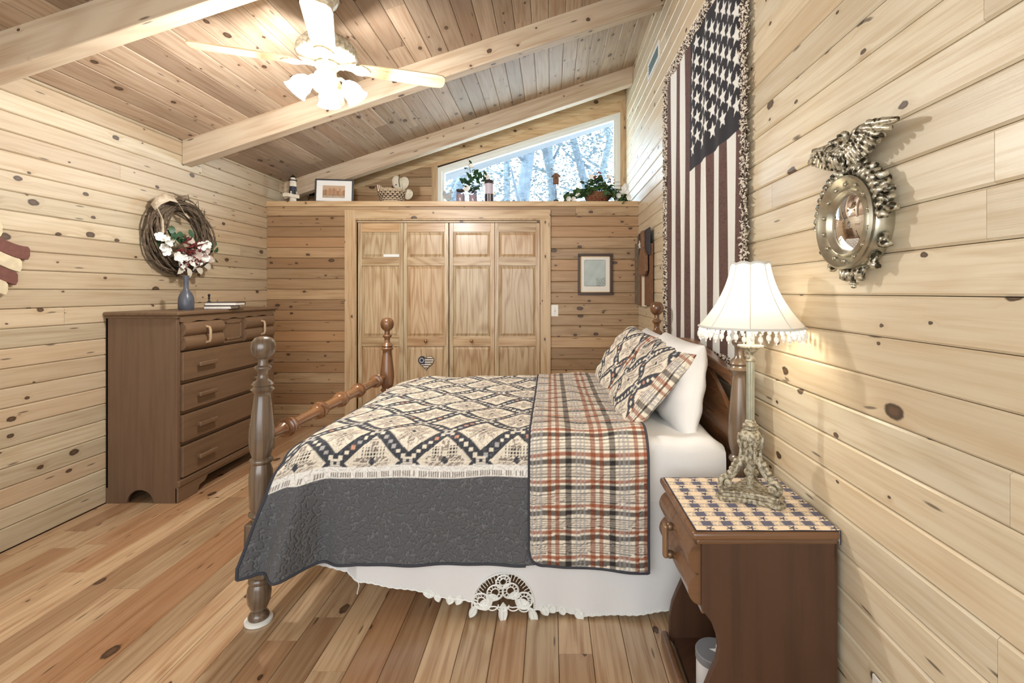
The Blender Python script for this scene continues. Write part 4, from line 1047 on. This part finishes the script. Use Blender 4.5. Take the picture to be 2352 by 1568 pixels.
e_ = eg.build('eagle', M_gold, mi, smooth=True, ang=80)
for sg in (-1, 1):
    wg = MB()
    sh_, el = Vector((sg*.012, -.045, .215)), Vector((sg*.075, -.05, .243))
    wg.tube([sh_, sh_.lerp(el, .5)+Vector((0, 0, .010)), el, Vector((sg*.115, -.045, .235))], [.012, .014, .010, .005], 8)
    for row, (n_, l, w2) in enumerate(((11, .074, .0110), (10, .050, .0105), (8, .030, .0105))):
        for k in range(n_):
            t = k/(n_-1); b = sh_.lerp(el, min(1, t*1.25)) if t < .8 else el+Vector((sg*.03*(t-.8)/.2, 0, -.004)); a = -1.45+1.25*t**1.3; q = l*(.75+.55*t)
            wg.tube([b, b+Vector((sg*math.cos(a)*q*.55, -.008+.006*row*-1, math.sin(a)*q*.55)), b+Vector((sg*math.cos(a)*q, .002, math.sin(a)*q))], [w2*.7, w2, w2*.55], 8)
    wg.build('wing', M_gold, e_, smooth=True, ang=80)
dp = MB()
for sg in (-1, 1):
    for k in range(6):
        a = -PI/2+sg*(.15+.22*k); leafs(dp, .130*math.cos(a), .130*math.sin(a), a-sg*.8*(1 if k % 2 else -.5), .036, .012)
    pts = [(sg*(.026+.014*math.cos(t)*(1-t/9)), -.03, -.138+.014*math.sin(t)*(1-t/9)) for t in np.linspace(-1.6, 4.4, 18)]; dp.tube(pts, .007, 6)
for k in range(5): dp.tube([(-.016+.008*k, -.03, -.128), (-.010+.005*k, -.036, -.15), (-.006+.003*k, -.03, -.168)], [.006, .006, .003], 6)
dp.ball((0, -.03, -.170), (.013, .012, .005), 12, 6); dp.ball((0, -.03, -.177), (.008, .008, .006), 10, 6)
dp.build('pendant', M_gold, mi, smooth=True, ang=80)

# grapevine wreath
wr_ = wthing('left', 3.68, 1.768, 'grapevine_wreath', 'grapevine wreath with white flowers and cream bow on the left plank wall', 'wreath')
vn = MB()
for k in range(64):
    r0 = R.uniform(.185, .285); dr_ = R.uniform(-.035, .035); y0 = -R.uniform(.012, .085); a0 = R.uniform(0, 2*PI); ln = R.uniform(2.0, 5.2); ph = R.uniform(0, 6)
    pts = [((r0+dr_*math.sin(2*a+ph)+R.uniform(-.004, .004))*math.cos(a)*1.08, y0+.018*math.sin(3*a+ph), (r0+dr_*math.sin(2*a+ph))*math.sin(a)) for a in np.linspace(a0, a0+ln, 26)]
    vn.tube(pts, R.uniform(.0035, .0075), 5)
for k in range(60):
    a = R.uniform(0, 2*PI); r = R.uniform(.25, .30); b = a+R.uniform(-.5, .5)
    vn.tube([(r*math.cos(a)*1.08, -.05, r*math.sin(a)), ((r+.035)*math.cos(b)*1.08, -.05-R.uniform(0, .04), (r+.035)*math.sin(b))], [.003, .0015], 4)
o = vn.build('vine_ring', M_twig, wr_, smooth=True); o['kind'] = 'stuff'
M_bow = plain('cream_ribbon', (204, 190, 168), .8, noise=.4, nscale=60, c2=(150, 132, 108))
def ribbon(path, wdt, mat, name, par):
    mb = MB(); P = [Vector(p) for p in path]; vs = []
    for i, p in enumerate(P): 
        ww = wdt*(.8+.2*math.sin(i*.9)); vs += [p+Vector((0, -ww*.35, -ww/2)), p+Vector((0, ww*.35, ww/2))]
    mb.add(vs, [(2*i, 2*i+2, 2*i+3, 2*i+1) for i in range(len(P)-1)]); return mb.build(name, mat, par, smooth=True, solid=.003)
ribbon([(-.285, -.07, .17), (-.27, -.10, .22), (-.22, -.12, .255), (-.15, -.125, .25), (-.10, -.12, .21), (-.055, -.115, .165), (-.02, -.11, .15), (.0, -.105, .155)], .055, M_bow, 'bow', wr_)
ribbon([(-.28, -.09, .18), (-.262, -.115, .10), (-.25, -.11, .02), (-.255, -.10, -.05)], .035, M_bow, 'bow', wr_)
def flower_mesh(r, n=5):
    mb = MB()
    for k in range(n):
        M = RZ(2*PI*k/n+.1) @ RX(.35); q = [(0, 0, 0), (-.45*r, .45*r, .1*r), (-.35*r, .9*r, .12*r), (0, 1.0*r, 0), (.35*r, .9*r, .12*r), (.45*r, .45*r, .1*r)]
        mb.add([M @ Vector(p) for p in q], [(0, 1, 2, 3), (0, 3, 4, 5)])
    return mb
def leaf_mesh(l, w_):
    mb = MB(); c = [(0, 0), (.3, .42), (.6, .5), (.85, .28), (1, 0)]
    L = [Vector((0, 0, 0))]+[Vector((x*l, y*w_, .10*l*math.sin(x*3))) for x, y in c[1:4]]+[Vector((l, 0, -.05*l))]+[Vector((x*l, -y*w_, .10*l*math.sin(x*3))) for x, y in reversed(c[1:4])]
    m = [Vector((x*l, 0, .10*l*math.sin(x*3)-.06*w_)) for x in (.3, .6, .85)]
    vs = L+m; mb.add(vs, [(0, 8, 1), (1, 8, 9, 2), (2, 9, 10, 3), (3, 10, 4), (0, 7, 8), (7, 6, 9, 8), (6, 5, 10, 9), (5, 4, 10)]); return mb
def scatter(par, name, src, spots):
    first = None
    for M in spots:
        if first is None: first = src[0].build(name, src[1], par, smooth=True); first.matrix_local = M
        else: inst(first, name, par, M)
def fmat(x, y, z, tilt=.7, s=1):
    return T(x, y, z) @ RZ(R.uniform(-tilt, tilt)) @ RX(PI/2+R.uniform(-tilt, tilt)) @ RZ(R.uniform(0, 6)) @ Matrix.Scale(s*R.uniform(.75, 1.2), 4)
sp1 = []
for k in range(30):
    t = R.random(); x = -.30+.50*t; z = -.05-.13*math.sin(PI*t)+R.uniform(-.055, .075)-.02*t; sp1.append(fmat(x, -.10-R.uniform(0, .04), z))
scatter(wr_, 'flower', (flower_mesh(.036), M_petal), sp1)
scatter(wr_, 'flower', (flower_mesh(.040), plain('dusty_petal', (196, 180, 172), .8)), [fmat(R.uniform(-.05, .22), -.10-R.uniform(0, .04), R.uniform(-.17, -.03)) for k in range(14)])
scatter(wr_, 'leaf', (leaf_mesh(.075, .045), M_green), [fmat(R.uniform(-.26, -.04), -.09-R.uniform(0, .02), R.uniform(-.09, .02)) for k in range(16)]+[fmat(R.uniform(.05, .32), -.08-R.uniform(0, .02), R.uniform(-.20, .0)) for k in range(12)])
scatter(wr_, 'leaf', (leaf_mesh(.085, .05), plain('pale_dried_leaf', (206, 200, 184), .8)), [T(-.06, -.11, -.22) @ RX(PI/2) @ RZ(-2.2), T(-.03, -.12, -.235) @ RX(PI/2) @ RZ(-1.2), T(.06, -.12, -.24) @ RX(PI/2) @ RZ(-.4), T(.16, -.11, -.22) @ RX(PI/2) @ RZ(.1)])
rd = MB()
for k in range(60): 
    x, z = R.gauss(.02, .055), R.gauss(-.12, .045); a = R.uniform(0, 6); rd.tube([(x, -.10, z), (x+.02*math.cos(a), -.13, z+.02*math.sin(a)), (x+.035*math.cos(a), -.14, z+.035*math.sin(a))], [.004, .007, .003], 5)
rd.build('red_cluster', M_red, wr_, smooth=True, kind='stuff', label='dark red dried blossoms')

# wavy striped wooden flag cut by the left frame edge
wf_ = wthing('left', 2.2, 1.52, 'wavy_flag', 'wavy wooden flag with brown and cream stripes at the left edge', 'wall hanging')
m_b, m_c = plain('barn_red_brown', (112, 70, 60), .7, noise=.5, nscale=40, c2=(92, 56, 48)), plain('aged_cream', (214, 200, 168), .7, noise=.3, nscale=30)
for k, (z, xe, mt_) in enumerate(((.172, .30, m_c), (.098, .432, m_b), (.026, .392, m_c), (-.048, .372, m_b), (-.118, .325, m_c))):
    f = lambda x: -.024-.032*math.sin((x-.30)*13)-.03*(x-.3)
    xs = np.linspace(-.25, xe, 30); h = .0355
    poly = [(x, z+f(x)-h) for x in xs]+[(xe+.010, z+f(xe)-h*.4), (xe+.010, z+f(xe)+h*.6)]+[(x, z+f(x)+h) for x in reversed(xs)]
    MB().prism(poly, 'y', -.022, -.004).build('stripe', mt_, wf_, bevel=.003)

# framed print on the closet wall
def picture(t, w_, h, fw, dep, fm, mat_c, inner=None, art=None, artsz=None, y0=0):
    for a, b, c, d in ((-w_/2, w_/2, h/2-fw, h/2), (-w_/2, w_/2, -h/2, -h/2+fw), (-w_/2, -w_/2+fw, -h/2+fw, h/2-fw), (w_/2-fw, w_/2, -h/2+fw, h/2-fw)):
        MB().box(a, b, y0-dep, y0, c, d).build('frame', fm, t, bevel=.003)
    MB().box(-w_/2+fw*.5, w_/2-fw*.5, y0-dep*.55, y0-dep*.45, -h/2+fw*.5, h/2-fw*.5).build('mat_board', mat_c, t)
    if inner:
        q = fw; g = .006
        for a, b, c, d in ((-w_/2+q, w_/2-q, h/2-q-g, h/2-q), (-w_/2+q, w_/2-q, -h/2+q, -h/2+q+g), (-w_/2+q, -w_/2+q+g, -h/2+q, h/2-q), (w_/2-q-g, w_/2-q, -h/2+q, h/2-q)):
            MB().box(a, b, y0-dep*.85, y0-dep*.5, c, d).build('gilt_slip', inner, t)
    if art is not None: art(t, y0-dep*.55-.001)
m_fr2 = plain('dark_walnut_frame', (66, 44, 32), .35, noise=.3, nscale=50)
pc = wthing('far', .444, 1.524, 'framed_print', 'framed pale blue-grey print with white mat on the wall right of the closet', 'picture')
def art1(t, y):
    nu, nv = 60, 80; U, V = np.meshgrid(np.linspace(-1, 1, nu), np.linspace(-1, 1, nv), indexing='ij')
    n = np.sin(U*3+V*2)*np.cos(V*5-U)*.5+np.sin(U*9-V*7)*.2
    C = np.empty(U.shape+(3,)); C[:] = lin(186, 198, 196); C += (n*.06)[..., None]
    d = hash2(np.floor(U*24), np.floor(V*30)); m = (U > .15) & (V < -.35) & (d > .6); C[m] *= .55
    C[(np.abs(U) > .94) | (np.abs(V) > .955)] *= .5
    r = .16; cx = np.clip(np.abs(U)-(1-r), 0, None); cy = np.clip(np.abs(V)-(1-r*.75), 0, None)/.75; cut = np.hypot(cx, cy) > r; C[cut] = lin(236, 232, 220)
    P = np.stack([U*.108-.004, np.full_like(U, y), V*.132+.012], -1); cgrid('print', P, C, cloth_attr('print_paper', rough=.5, sheen=0), t, smooth=False)
picture(pc, .347, .413, .026, .022, m_fr2, plain('white_mat', (236, 232, 222), .7), plain('gilt_slip', (170, 140, 90), .35, .6), art1)

# light switch
sw = wthing('far', .040, 1.161, 'light_switch', 'white light switch plate right of the closet casing', 'switch')
MB().box(-.036, .036, -.006, 0, -.058, .058).build('plate', M_plate, sw, bevel=.003)
MB().box(-.005, .005, -.014, -.004, -.012, .012).build('toggle', plain('switch_toggle', (214, 210, 200), .4), sw, bevel=.002)
scr = None
for z in (-.03, .03): MB().lathe([(.0032, 0), (.0032, .0015), (.0, .002)], 8, (0, -.006, z), RX(PI/2)).build('screw', M_gold2, sw)

# wall socket low on the right wall, in the corner of the frame
so_ = wthing('right', 1.283, .258, 'wall_socket', 'white wall socket plate low on the right wall', 'socket')
MB().box(-.038, .038, -.007, 0, -.062, .062).build('plate', M_plate, so_, bevel=.004)
for z in (-.024, .024): MB().lathe([(.016, 0), (.016, .002), (.0, .002)], 16, (0, -.007, z), RX(PI/2)).build('outlet_face', plain('socket_face', (190, 196, 198), .4), so_)

# air grille high on the right wall
ag = wthing('right', 4.13, 3.30, 'air_grille', 'white air grille high on the right wall beyond the tapestry', 'vent')
for a, b, c, d in ((-.22, .22, .052, .072), (-.22, .22, -.072, -.052), (-.22, -.20, -.052, .052), (.20, .22, -.052, .052)): MB().box(a, b, -.012, 0, c, d).build('frame', M_white, ag, bevel=.002)
MB().box(-.20, .20, -.002, 0, -.052, .052).build('back_plate', plain('grille_back', (112, 132, 128), .7), ag)
s0 = None
for k in range(5):
    Ms = T(.0, -.006, -.042+.021*k) @ RX(.6)
    if s0 is None: s0 = MB().box(-.20, .20, -.006, .006, -.001, .001).build('slat', plain('grille_slat', (150, 168, 164), .5), ag); s0.matrix_local = Ms
    else: inst(s0, 'slat', ag, Ms)

# rustic slatted flag board by the corner on the right wall
rf = wthing('right', 4.42, 1.56, 'rustic_flag_board', 'rustic slatted wooden flag board with a dark star panel near the corner', 'wall hanging')
mg_, mbn, mwh = plain('weathered_slat', (128, 112, 92), .85, noise=.6, nscale=30, c2=(92, 78, 62)), plain('brown_slat', (122, 84, 58), .8, noise=.4, nscale=30), plain('cream_slat', (226, 216, 196), .75)
def slat(x0, x1, z0, z1, y0, y1, mt_, name='slat'): return MB().box(x0, x1, y0, y1, z0, z1).build(name, mt_, rf, bevel=.003)
slat(-.40, -.33, -.33, .26, -.045, -.015, mg_); slat(-.325, -.20, -.34, .33, -.035, -.008, mg_); slat(-.19, -.10, -.34, .30, -.035, -.008, mbn); slat(-.09, .03, -.345, .12, -.035, -.008, mwh); slat(.04, .30, -.33, .20, -.035, -.008, mbn)
slat(-.20, .31, .10, .335, -.046, -.034, M_navy, 'star_panel')
MB().prism([(p[0]*1.6, p[1]) for p in star(-.082, .225, .042)], 'y', -.050, -.045).build('star', M_white, rf)
btl = [(.02, .33), (.12, .33), (.13, .18), (.26, .10), (.27, -.03), (.22, -.065), (-.03, -.065), (-.08, -.03), (-.07, .10), (.03, .18)]
MB().prism(btl, 'y', -.068, -.046).build('bottle_shape', plain('brown_bottle_board', (134, 98, 70), .8, noise=.5, nscale=25), rf, bevel=.004)

# painted heart on the second closet door
ht = thing('flag_heart', 'small wooden heart painted like a flag hanging on the second closet door', 'ornament', (-1.255, YF+.037, .632))
def hxy(a, s=.0049): return (s*16*math.sin(a)**3, s*(13*math.cos(a)-5*math.cos(2*a)-2*math.cos(3*a)-math.cos(4*a))+.01)
MB().prism([hxy(a) for a in np.linspace(0, 2*PI, 61)[:-1]], 'y', -.012, -.001).build('heart_board', m_c, ht)
MB().tube([(hxy(a)[0], -.010, hxy(a)[1]) for a in np.linspace(0, 2*PI, 61)[:-1]], .003, 6, closed=True).build('rim', plain('dark_rim', (92, 72, 52), .7), ht, smooth=True)
nu, nv = 90, 90; A, Rr = np.meshgrid(np.linspace(0, 2*PI, nu), np.linspace(0, .965, nv), indexing='ij')
hx_ = .0049*16*np.sin(A)**3*Rr; hz_ = (.0049*(13*np.cos(A)-5*np.cos(2*A)-2*np.cos(3*A)-np.cos(4*A)))*Rr+.01
C = np.empty(A.shape+(3,)); C[:] = lin(228, 222, 206); C[np.mod(hz_+.1, .0235) < .0095] = lin(70, 62, 66)
cn = (hx_ < -.012) & (hz_ > -.012); C[cn] = lin(52, 60, 84)
for k in range(9):
    a = 2*PI*k/9; cx, cz = -.043+.0195*math.cos(a), .028+.0215*math.sin(a); C[cn & (np.hypot(hx_-cx, hz_-cz) < .0052)] = lin(228, 224, 214)
cgrid('painted_face', np.stack([hx_, np.full_like(hx_, -.0125), hz_], -1), C, cloth_attr('heart_paint', rough=.6, sheen=0), ht, smooth=False)
MB().tube([(0, -.006, .045), (.002, -.004, .075), (0, -.002, .10)], .0012, 4).build('hanging_wire', M_twig, ht)

# ------------------------------------------------------------------ things on the shelf over the closet
def sx(u, y): return (u-CX)*y/FPX
# lighthouse
lh = thing('lighthouse', 'little striped wooden lighthouse with a ribbon banner at the left end of the shelf', 'ornament', (sx(673, 4.95), 4.95, ZS))
for z0, z1, r0, r1, mt_, nm in ((0, .022, .034, .034, M_cream, 'base'), (.022, .075, .031, .030, M_cream, 'tower_band'), (.075, .118, .038, .036, M_black, 'tower_band'), (.118, .160, .035, .033, M_navy, 'tower_band'), (.160, .216, .033, .030, M_cream, 'tower_band')):
    MB().lathe([(r0, z0), (r1, z1)], 20).build(nm, mt_, lh, smooth=True, ang=30)
for k in (0, 2, 4, 6): a = 2*PI*k/8; MB().box(-.006, .006, -.039, -.034, .082, .110, RZ(a)).build('window', M_cream, lh)
MB().lathe([(.030, .216), (.040, .220), (.040, .226), (.030, .227)], 20).build('gallery', M_black, lh, smooth=True, ang=30)
MB().lathe([(.022, .227), (.022, .250)], 16).build('lantern', M_cream, lh, smooth=True, ang=30)
MB().lathe([(.030, .250), (.024, .262), (.010, .272), (.003, .280), (.0, .284)], 16).build('dome', M_black, lh, smooth=True)
ribbon_pts = [(-.080, -.040, .070), (-.05, -.046, .074), (0, -.048, .066), (.04, -.046, .056), (.085, -.040, .050)]
mb = MB(); vs = []
for p in ribbon_pts: vs += [Vector(p)+Vector((0, 0, -.017)), Vector(p)+Vector((0, 0, .017))]
mb.add(vs, [(2*i, 2*i+2, 2*i+3, 2*i+1) for i in range(4)]); mb.build('banner', M_cream, lh, solid=.005)
# framed town print leaning on the shelf
fp = thing('framed_print', 'framed brown town print in a wide white mat leaning on the shelf', 'picture', (sx(765.5, 4.96), 4.99, ZS+.122), rot=(math.radians(-6), 0, math.radians(8)))
def art2(t, y):
    nu, nv = 90, 60; U, V = np.meshgrid(np.linspace(-1, 1, nu), np.linspace(-1, 1, nv), indexing='ij')
    C = np.empty(U.shape+(3,)); C[:] = lin(196, 168, 140)
    bi = np.floor((U+1)*5.5); hgt = .1+.55*hash2(bi, 3+0*U); C[V < hgt] = 0; tone = .75+.4*hash2(bi, 7+0*U)
    C[V < hgt] = (np.array(lin(184, 146, 114))*tone[..., None])[V < hgt]
    wn = (V < hgt-.1) & (np.mod(U*22, 1) < .45) & (np.mod(V*8, 1) < .5); C[wn] *= .6
    C[V < -.6] = lin(190, 170, 150); C[(V < -.45) & (hash2(np.floor(U*30), np.floor(V*12)) > .7)] *= .55
    P = np.stack([U*.108-.004, np.full_like(U, y), V*.064-.008], -1); cgrid('print', P, C, cloth_attr('town_paper', rough=.6, sheen=0), t, smooth=False)
picture(fp, .372, .244, .014, .020, plain('slate_frame', (58, 58, 60), .4), plain('white_mat_board', (238, 238, 236), .7), None, art2)
# basket with a cloth bird
bx, by = sx(899, 4.97), 4.99
ba = thing('splint_basket', 'small oval splint basket on the shelf left of the window', 'basket', (bx, by, ZS))
m_s1, m_s2 = plain('pale_splint', (196, 178, 150), .8, noise=.5, nscale=60, c2=(150, 128, 100)), plain('dark_splint', (70, 54, 44), .85)
MB().lathe([(.10, .0), (.128, .06), (.142, .128), (.136, .128), (.12, .06), (.09, .006), (.0, .006)], 32, sy=.7).build('lining', m_s2, ba, smooth=True)
NS = 34
for r in range(6):
    mb = MB(); z = .010+.0205*r; rad = .102+.040*(z/.128)**.8
    pts = [((rad+.0055*(1 if (k+r) % 2 else -1)+.003)*math.cos(2*PI*k/NS), .7*(rad+.0055*(1 if (k+r) % 2 else -1)+.003)*math.sin(2*PI*k/NS), z+.004) for k in range(NS)]
    vs = [Vector(p)+Vector((0, 0, s_)) for p in pts for s_ in (-.0085, .0085)]
    mb.add(vs, [(2*k, 2*((k+1) % NS), 2*((k+1) % NS)+1, 2*k+1) for k in range(NS)]); mb.build('splint', m_s1, ba, smooth=True, solid=.004)
MB().tube([(.143*math.cos(a), .7*.143*math.sin(a), .128) for a in np.linspace(0, 2*PI, 33)[:-1]], .007, 6, closed=True).build('rim', m_s1, ba, smooth=True)
bdv = thing('cloth_bird', 'cream stuffed cloth bird sitting in the splint basket', 'toy', (bx+.055, by+.01, ZS+.10))
m_cl = plain('cream_flannel', (206, 198, 178), .95, noise=.3, nscale=50, bmp=.2)
MB().ball((.0, 0, .105), (.055, .030, .082), 18, 12, RY(-.35)).build('body', m_cl, bdv, smooth=True)
MB().ball((.055, .015, .11), (.052, .024, .070), 18, 12, RY(.3)).build('wing', m_cl, bdv, smooth=True)
MB().ball((.105, .012, -.005), (.046, .026, .055), 16, 10, RY(.25)).build('tail', m_cl, bdv, smooth=True)
MB().tube([(.028, -.03, .19), (.022, -.034, .12), (.032, -.032, .06)], .004, 5).build('seam', m_s2, bdv, smooth=True)
MB().ball((-.008, -.0305, .085), .007, 8, 6).build('eye', M_black, bdv, smooth=True)
nap = thing('striped_napkin', 'folded brown and cream striped cloth tucked in the splint basket', 'cloth', (bx-.07, by-.03, ZS+.12))
nu, nv = 60, 24; U, V = np.meshgrid(np.linspace(0, 1, nu), np.linspace(0, 1, nv), indexing='ij')
C = np.empty(U.shape+(3,)); C[:] = lin(220, 208, 184); C[np.mod(U*8, 1) < .45] = lin(112, 76, 64)
P = np.stack([-.055+.125*U+.02*V-.02, -.025+.015*np.sin(U*5)-.02*V, .075*(1-V)*(1-.45*U)-.02+.01*np.sin(U*7)], -1)
cgrid('cloth_fold', P, C, cloth_attr('napkin_weave', weave=200, strength=.2), nap, solid=.003)
# tin rooster
ro = [(-.050, .115), (-.055, .085), (-.045, .07), (-.052, .055), (-.035, .045), (-.025, .040), (-.020, .022), (-.006, .020), (-.004, .0), (.006, .0), (.006, .022), (.022, .032), (.034, .055), (.038, .08), (.036, .098), (.048, .104), (.052, .110), (.044, .116), (.046, .126), (.036, .132), (.030, .142), (.022, .134), (.014, .140), (.012, .128), (.016, .118), (.010, .098), (-.004, .086), (-.018, .090), (-.022, .112), (-.034, .128), (-.044, .128)]
rt = thing('metal_rooster', 'small grey metal rooster figure on the shelf at the window edge', 'figurine', (sx(1029, 5.0), 5.0, ZS+.004))
MB().prism(ro, 'y', -.007, .007).build('rooster_body', plain('galvanised', (150, 152, 150), .5, .3, noise=.4, nscale=40), rt, bevel=.003)
MB().lathe([(.026, -.004), (.026, .006), (.018, .010), (.0, .010)], 16).build('base', plain('rooster_base', (176, 172, 160), .6), rt, smooth=True, ang=40)
# jars
gj = glass('jar_glass', (224, 216, 224), .10, .05); lidm = plain('dark_lid', (66, 60, 62), .4, .3)
def jar(u, y, h, r, label, lid=True):
    j = thing('glass_jar', label, 'jar', (sx(u, y), y, ZS))
    MB().lathe([(.0, 0), (r*.94, 0), (r, .006), (r, h*.80), (r*.86, h*.87), (r*.86, h*.93)], 24, caps=False).build('jar_body', gj, j, smooth=True, ang=50)
    MB().lathe([(.0, .006), (r*.93, .006), (r*.95, h*.62), (.0, h*.62)], 20).build('filling', plain('jar_filling', (204, 198, 202), .8), j, smooth=True, ang=50)
    if lid:
        MB().lathe([(r*.92, h*.90), (r*.96, h*.905), (r*.96, h*.985), (r*.85, h), (.0, h)], 24).build('lid', lidm, j, smooth=True, ang=40)
    MB().tube([(r*.9*math.cos(a), r*.9*math.sin(a), h*.88) for a in np.linspace(0, 2*PI, 25)[:-1]], .0035, 5, closed=True).build('wire_band', lidm, j, smooth=True)
    return j
jar(1058, 4.97, .135, .046, 'short lidded glass jar on the shelf beside the metal rooster')
jar(1087, 4.99, .130, .046, 'open glass jar holding the white flower spray on the shelf', lid=False)
ta = thing('tall_canister', 'tall glass canister with dark lid and slatted base, right of the flower spray', 'jar', (sx(1124, 4.97), 4.97, ZS))
MB().lathe([(.0, .085), (.044, .085), (.045, .20), (.0, .20)], 24).build('canister_body', plain('lilac_glass', (204, 194, 206), .2), ta, smooth=True, ang=40)
for k in range(10): a = 2*PI*k/10; MB().box(-.008, .008, -.047, -.041, 0, .086, RZ(a)).build('base_slat', lidm, ta)
MB().lathe([(.0, .003), (.040, .003), (.040, .084), (.0, .084)], 20).build('base_core', plain('canister_core', (206, 198, 200), .6), ta, smooth=True, ang=40)
MB().lathe([(.049, .192), (.051, .198), (.048, .206), (.048, .222), (.040, .230), (.012, .233), (.012, .242), (.0, .243)], 24).build('lid', lidm, ta, smooth=True, ang=50)
MB().prism([(.045, .095), (.074, .12), (.066, .10), (.06, .075), (.045, .08)], 'y', -.02, -.016).build('paper_label', M_cream, ta)
# white flower spray
fs = thing('flower_spray', 'spray of glossy green leaves and white blossoms standing in the open jar', 'flowers', (sx(1090, 4.98), 4.99, ZS))
stm = [((0, 0, .02), (-.01, 0, .12), (-.03, -.01, .24), (-.05, -.01, .37)), ((.01, 0, .02), (.02, 0, .14), (.07, -.01, .23), (.10, -.01, .27)), ((0, 0, .02), (-.005, 0, .12), (-.05, 0, .18), (-.11, 0, .22)), ((.0, 0, .03), (.03, .0, .12), (.10, -.01, .07), (.13, -.01, .04))]
mb = MB()
for s_ in stm: mb.tube(s_, .003, 5)
mb.build('stem', M_green, fs, smooth=True)
sp_ = []
for k in range(64):
    s_ = stm[R.choice((0, 0, 0, 1, 1, 2, 2))]; t = R.uniform(.35, 1)*3; i = min(2, int(t)); p = Vector(s_[i]).lerp(Vector(s_[i+1]), t-i)
    p = p+Vector((R.uniform(-.035, .035), R.uniform(-.02, .02), R.uniform(-.02, .02))); sp_.append(T(*p) @ RZ(R.uniform(0, 6.28)) @ RY(R.uniform(-1.1, .5)) @ RX(R.uniform(-.8, .8)) @ Matrix.Scale(R.uniform(.7, 1.15), 4))
sp_.append(T(.09, -.02, .14) @ RZ(.1) @ RY(.75)); sp_.append(T(.10, -.02, .10) @ RZ(-.1) @ RY(.9))
scatter(fs, 'leaf', (leaf_mesh(.082, .042), M_green), sp_)
scatter(fs, 'blossom', (flower_mesh(.034, 6), M_petal), [fmat(x, -.03, z, .4) for x, z in ((-.055, .385), (-.03, .37), (-.075, .14), (.125, .275), (.14, .25), (.11, .19))])
# birdhouse on a stick
bh = thing('birdhouse', 'tiny brown wooden birdhouse on a thin stick in front of the window', 'birdhouse', (sx(1277, 4.98), 4.98, ZS))
MB().tube([(0, 0, .0), (0, 0, .20)], .0035, 6).build('stick', M_twig, bh)
MB().prism([(-.030, .195), (.030, .195), (.030, .275), (0, .298), (-.030, .275)], 'y', -.026, .026).build('house_box', plain('birdhouse_wood', (128, 92, 70), .8, noise=.5, nscale=40), bh, bevel=.002)
for sg in (-1, 1): MB().prism([(0, .297), (sg*.046, .262), (sg*.046, .270), (0, .306)], 'y', -.038, .038).build('roof_board', plain('birdhouse_roof', (150, 140, 124), .8), bh)
MB().lathe([(.008, 0), (.008, .001), (.0, .001)], 10, (.0, -.0262, .25), RX(PI/2)).build('entry_hole', M_black, bh)
MB().lathe([(.030, 0), (.032, .02), (.02, .034), (.0, .036)], 12).build('stand', plain('birdhouse_stand', (86, 70, 60), .8), bh, smooth=True)
# ivy basket
ib = thing('ivy_basket', 'wicker basket overflowing with ivy and white flowers at the right end of the shelf', 'plant', (sx(1372, 4.97), 4.98, ZS))
for r in range(6):
    rad = .085+.006*r; MB().tube([(rad*math.cos(a)*1.2+.004*math.cos(a*17+r*PI), rad*.8*math.sin(a)+.004*math.sin(a*17+r*PI), .010+.017*r) for a in np.linspace(0, 2*PI, 61)[:-1]], .009, 6, closed=True).build('wicker_strand', plain('reddish_wicker', (138, 96, 66), .8, noise=.5, nscale=60, c2=(84, 54, 36)), ib, smooth=True)
MB().lathe([(.0, .0), (.085, .0), (.10, .09), (.0, .09)], 20, sx=1.15, sy=.78).build('basket_core', m_s2, ib, smooth=True, ang=40)
sp_ = []
for k in range(230):
    a = R.uniform(0, 2*PI); q = R.random()**.6; x = .33*q*math.cos(a); y = .11*q*math.sin(a)-.01
    z = max(.018, (.055+.185*math.exp(-((x+.02)/.17)**2)*R.uniform(.12, 1.05)))
    if abs(x) > .25: z = R.uniform(.012, .075)
    if -.10 < x < .03 and y < 0 and z < .09: z = R.uniform(.10, .20)
    sp_.append(T(x, y-.02, z) @ RZ(R.uniform(0, 6.28)) @ RY(R.uniform(-.7, 1.0)) @ RX(R.uniform(-.9, .9)) @ Matrix.Scale(R.uniform(.7, 1.25), 4))
scatter(ib, 'ivy_leaf', (leaf_mesh(.068, .062), M_green2), sp_[:150]); scatter(ib, 'ivy_leaf', (leaf_mesh(.060, .055), M_green), sp_[150:])
scatter(ib, 'blossom', (flower_mesh(.030, 6), M_petal), [fmat(x, -.10, z, .4) for x, z in ((-.07, .245), (.10, .24), (.26, .13), (.275, .10), (.24, .085), (.30, .05), (.31, .028), (.20, .055), (-.30, .025), (-.25, .02), (-.20, .06), (.28, .15))])
mb = MB()
for k in range(46):
    x = R.choice((-.02, -.01, .0, .02, .14, -.19)); x += R.gauss(0, .02); z = {0: .25}.get(0) if abs(x) < .07 else (.20 if x > 0 else .10); z += R.uniform(-.03, .045)
    if k % 3 == 0: x, z = R.uniform(-.08, .06), R.uniform(.005, .05)
    mb.ball((x, -.10+R.uniform(-.02, .05), z), R.uniform(.005, .009), 6, 5)
mb.build('berries', M_berry, ib, smooth=True, kind='stuff')
mb = MB()
for k in range(14):
    a = R.uniform(.2, PI-.2); l = R.uniform(.20, .30); mb.tube([(0, 0, .08), (l*.5*math.cos(a), -.02, .08+l*.6*math.sin(a)), (l*1.1*math.cos(a), -.03, .06+l*.75*math.sin(a))], .002, 4)
mb.build('stems', M_green, ib, smooth=True, kind='stuff')
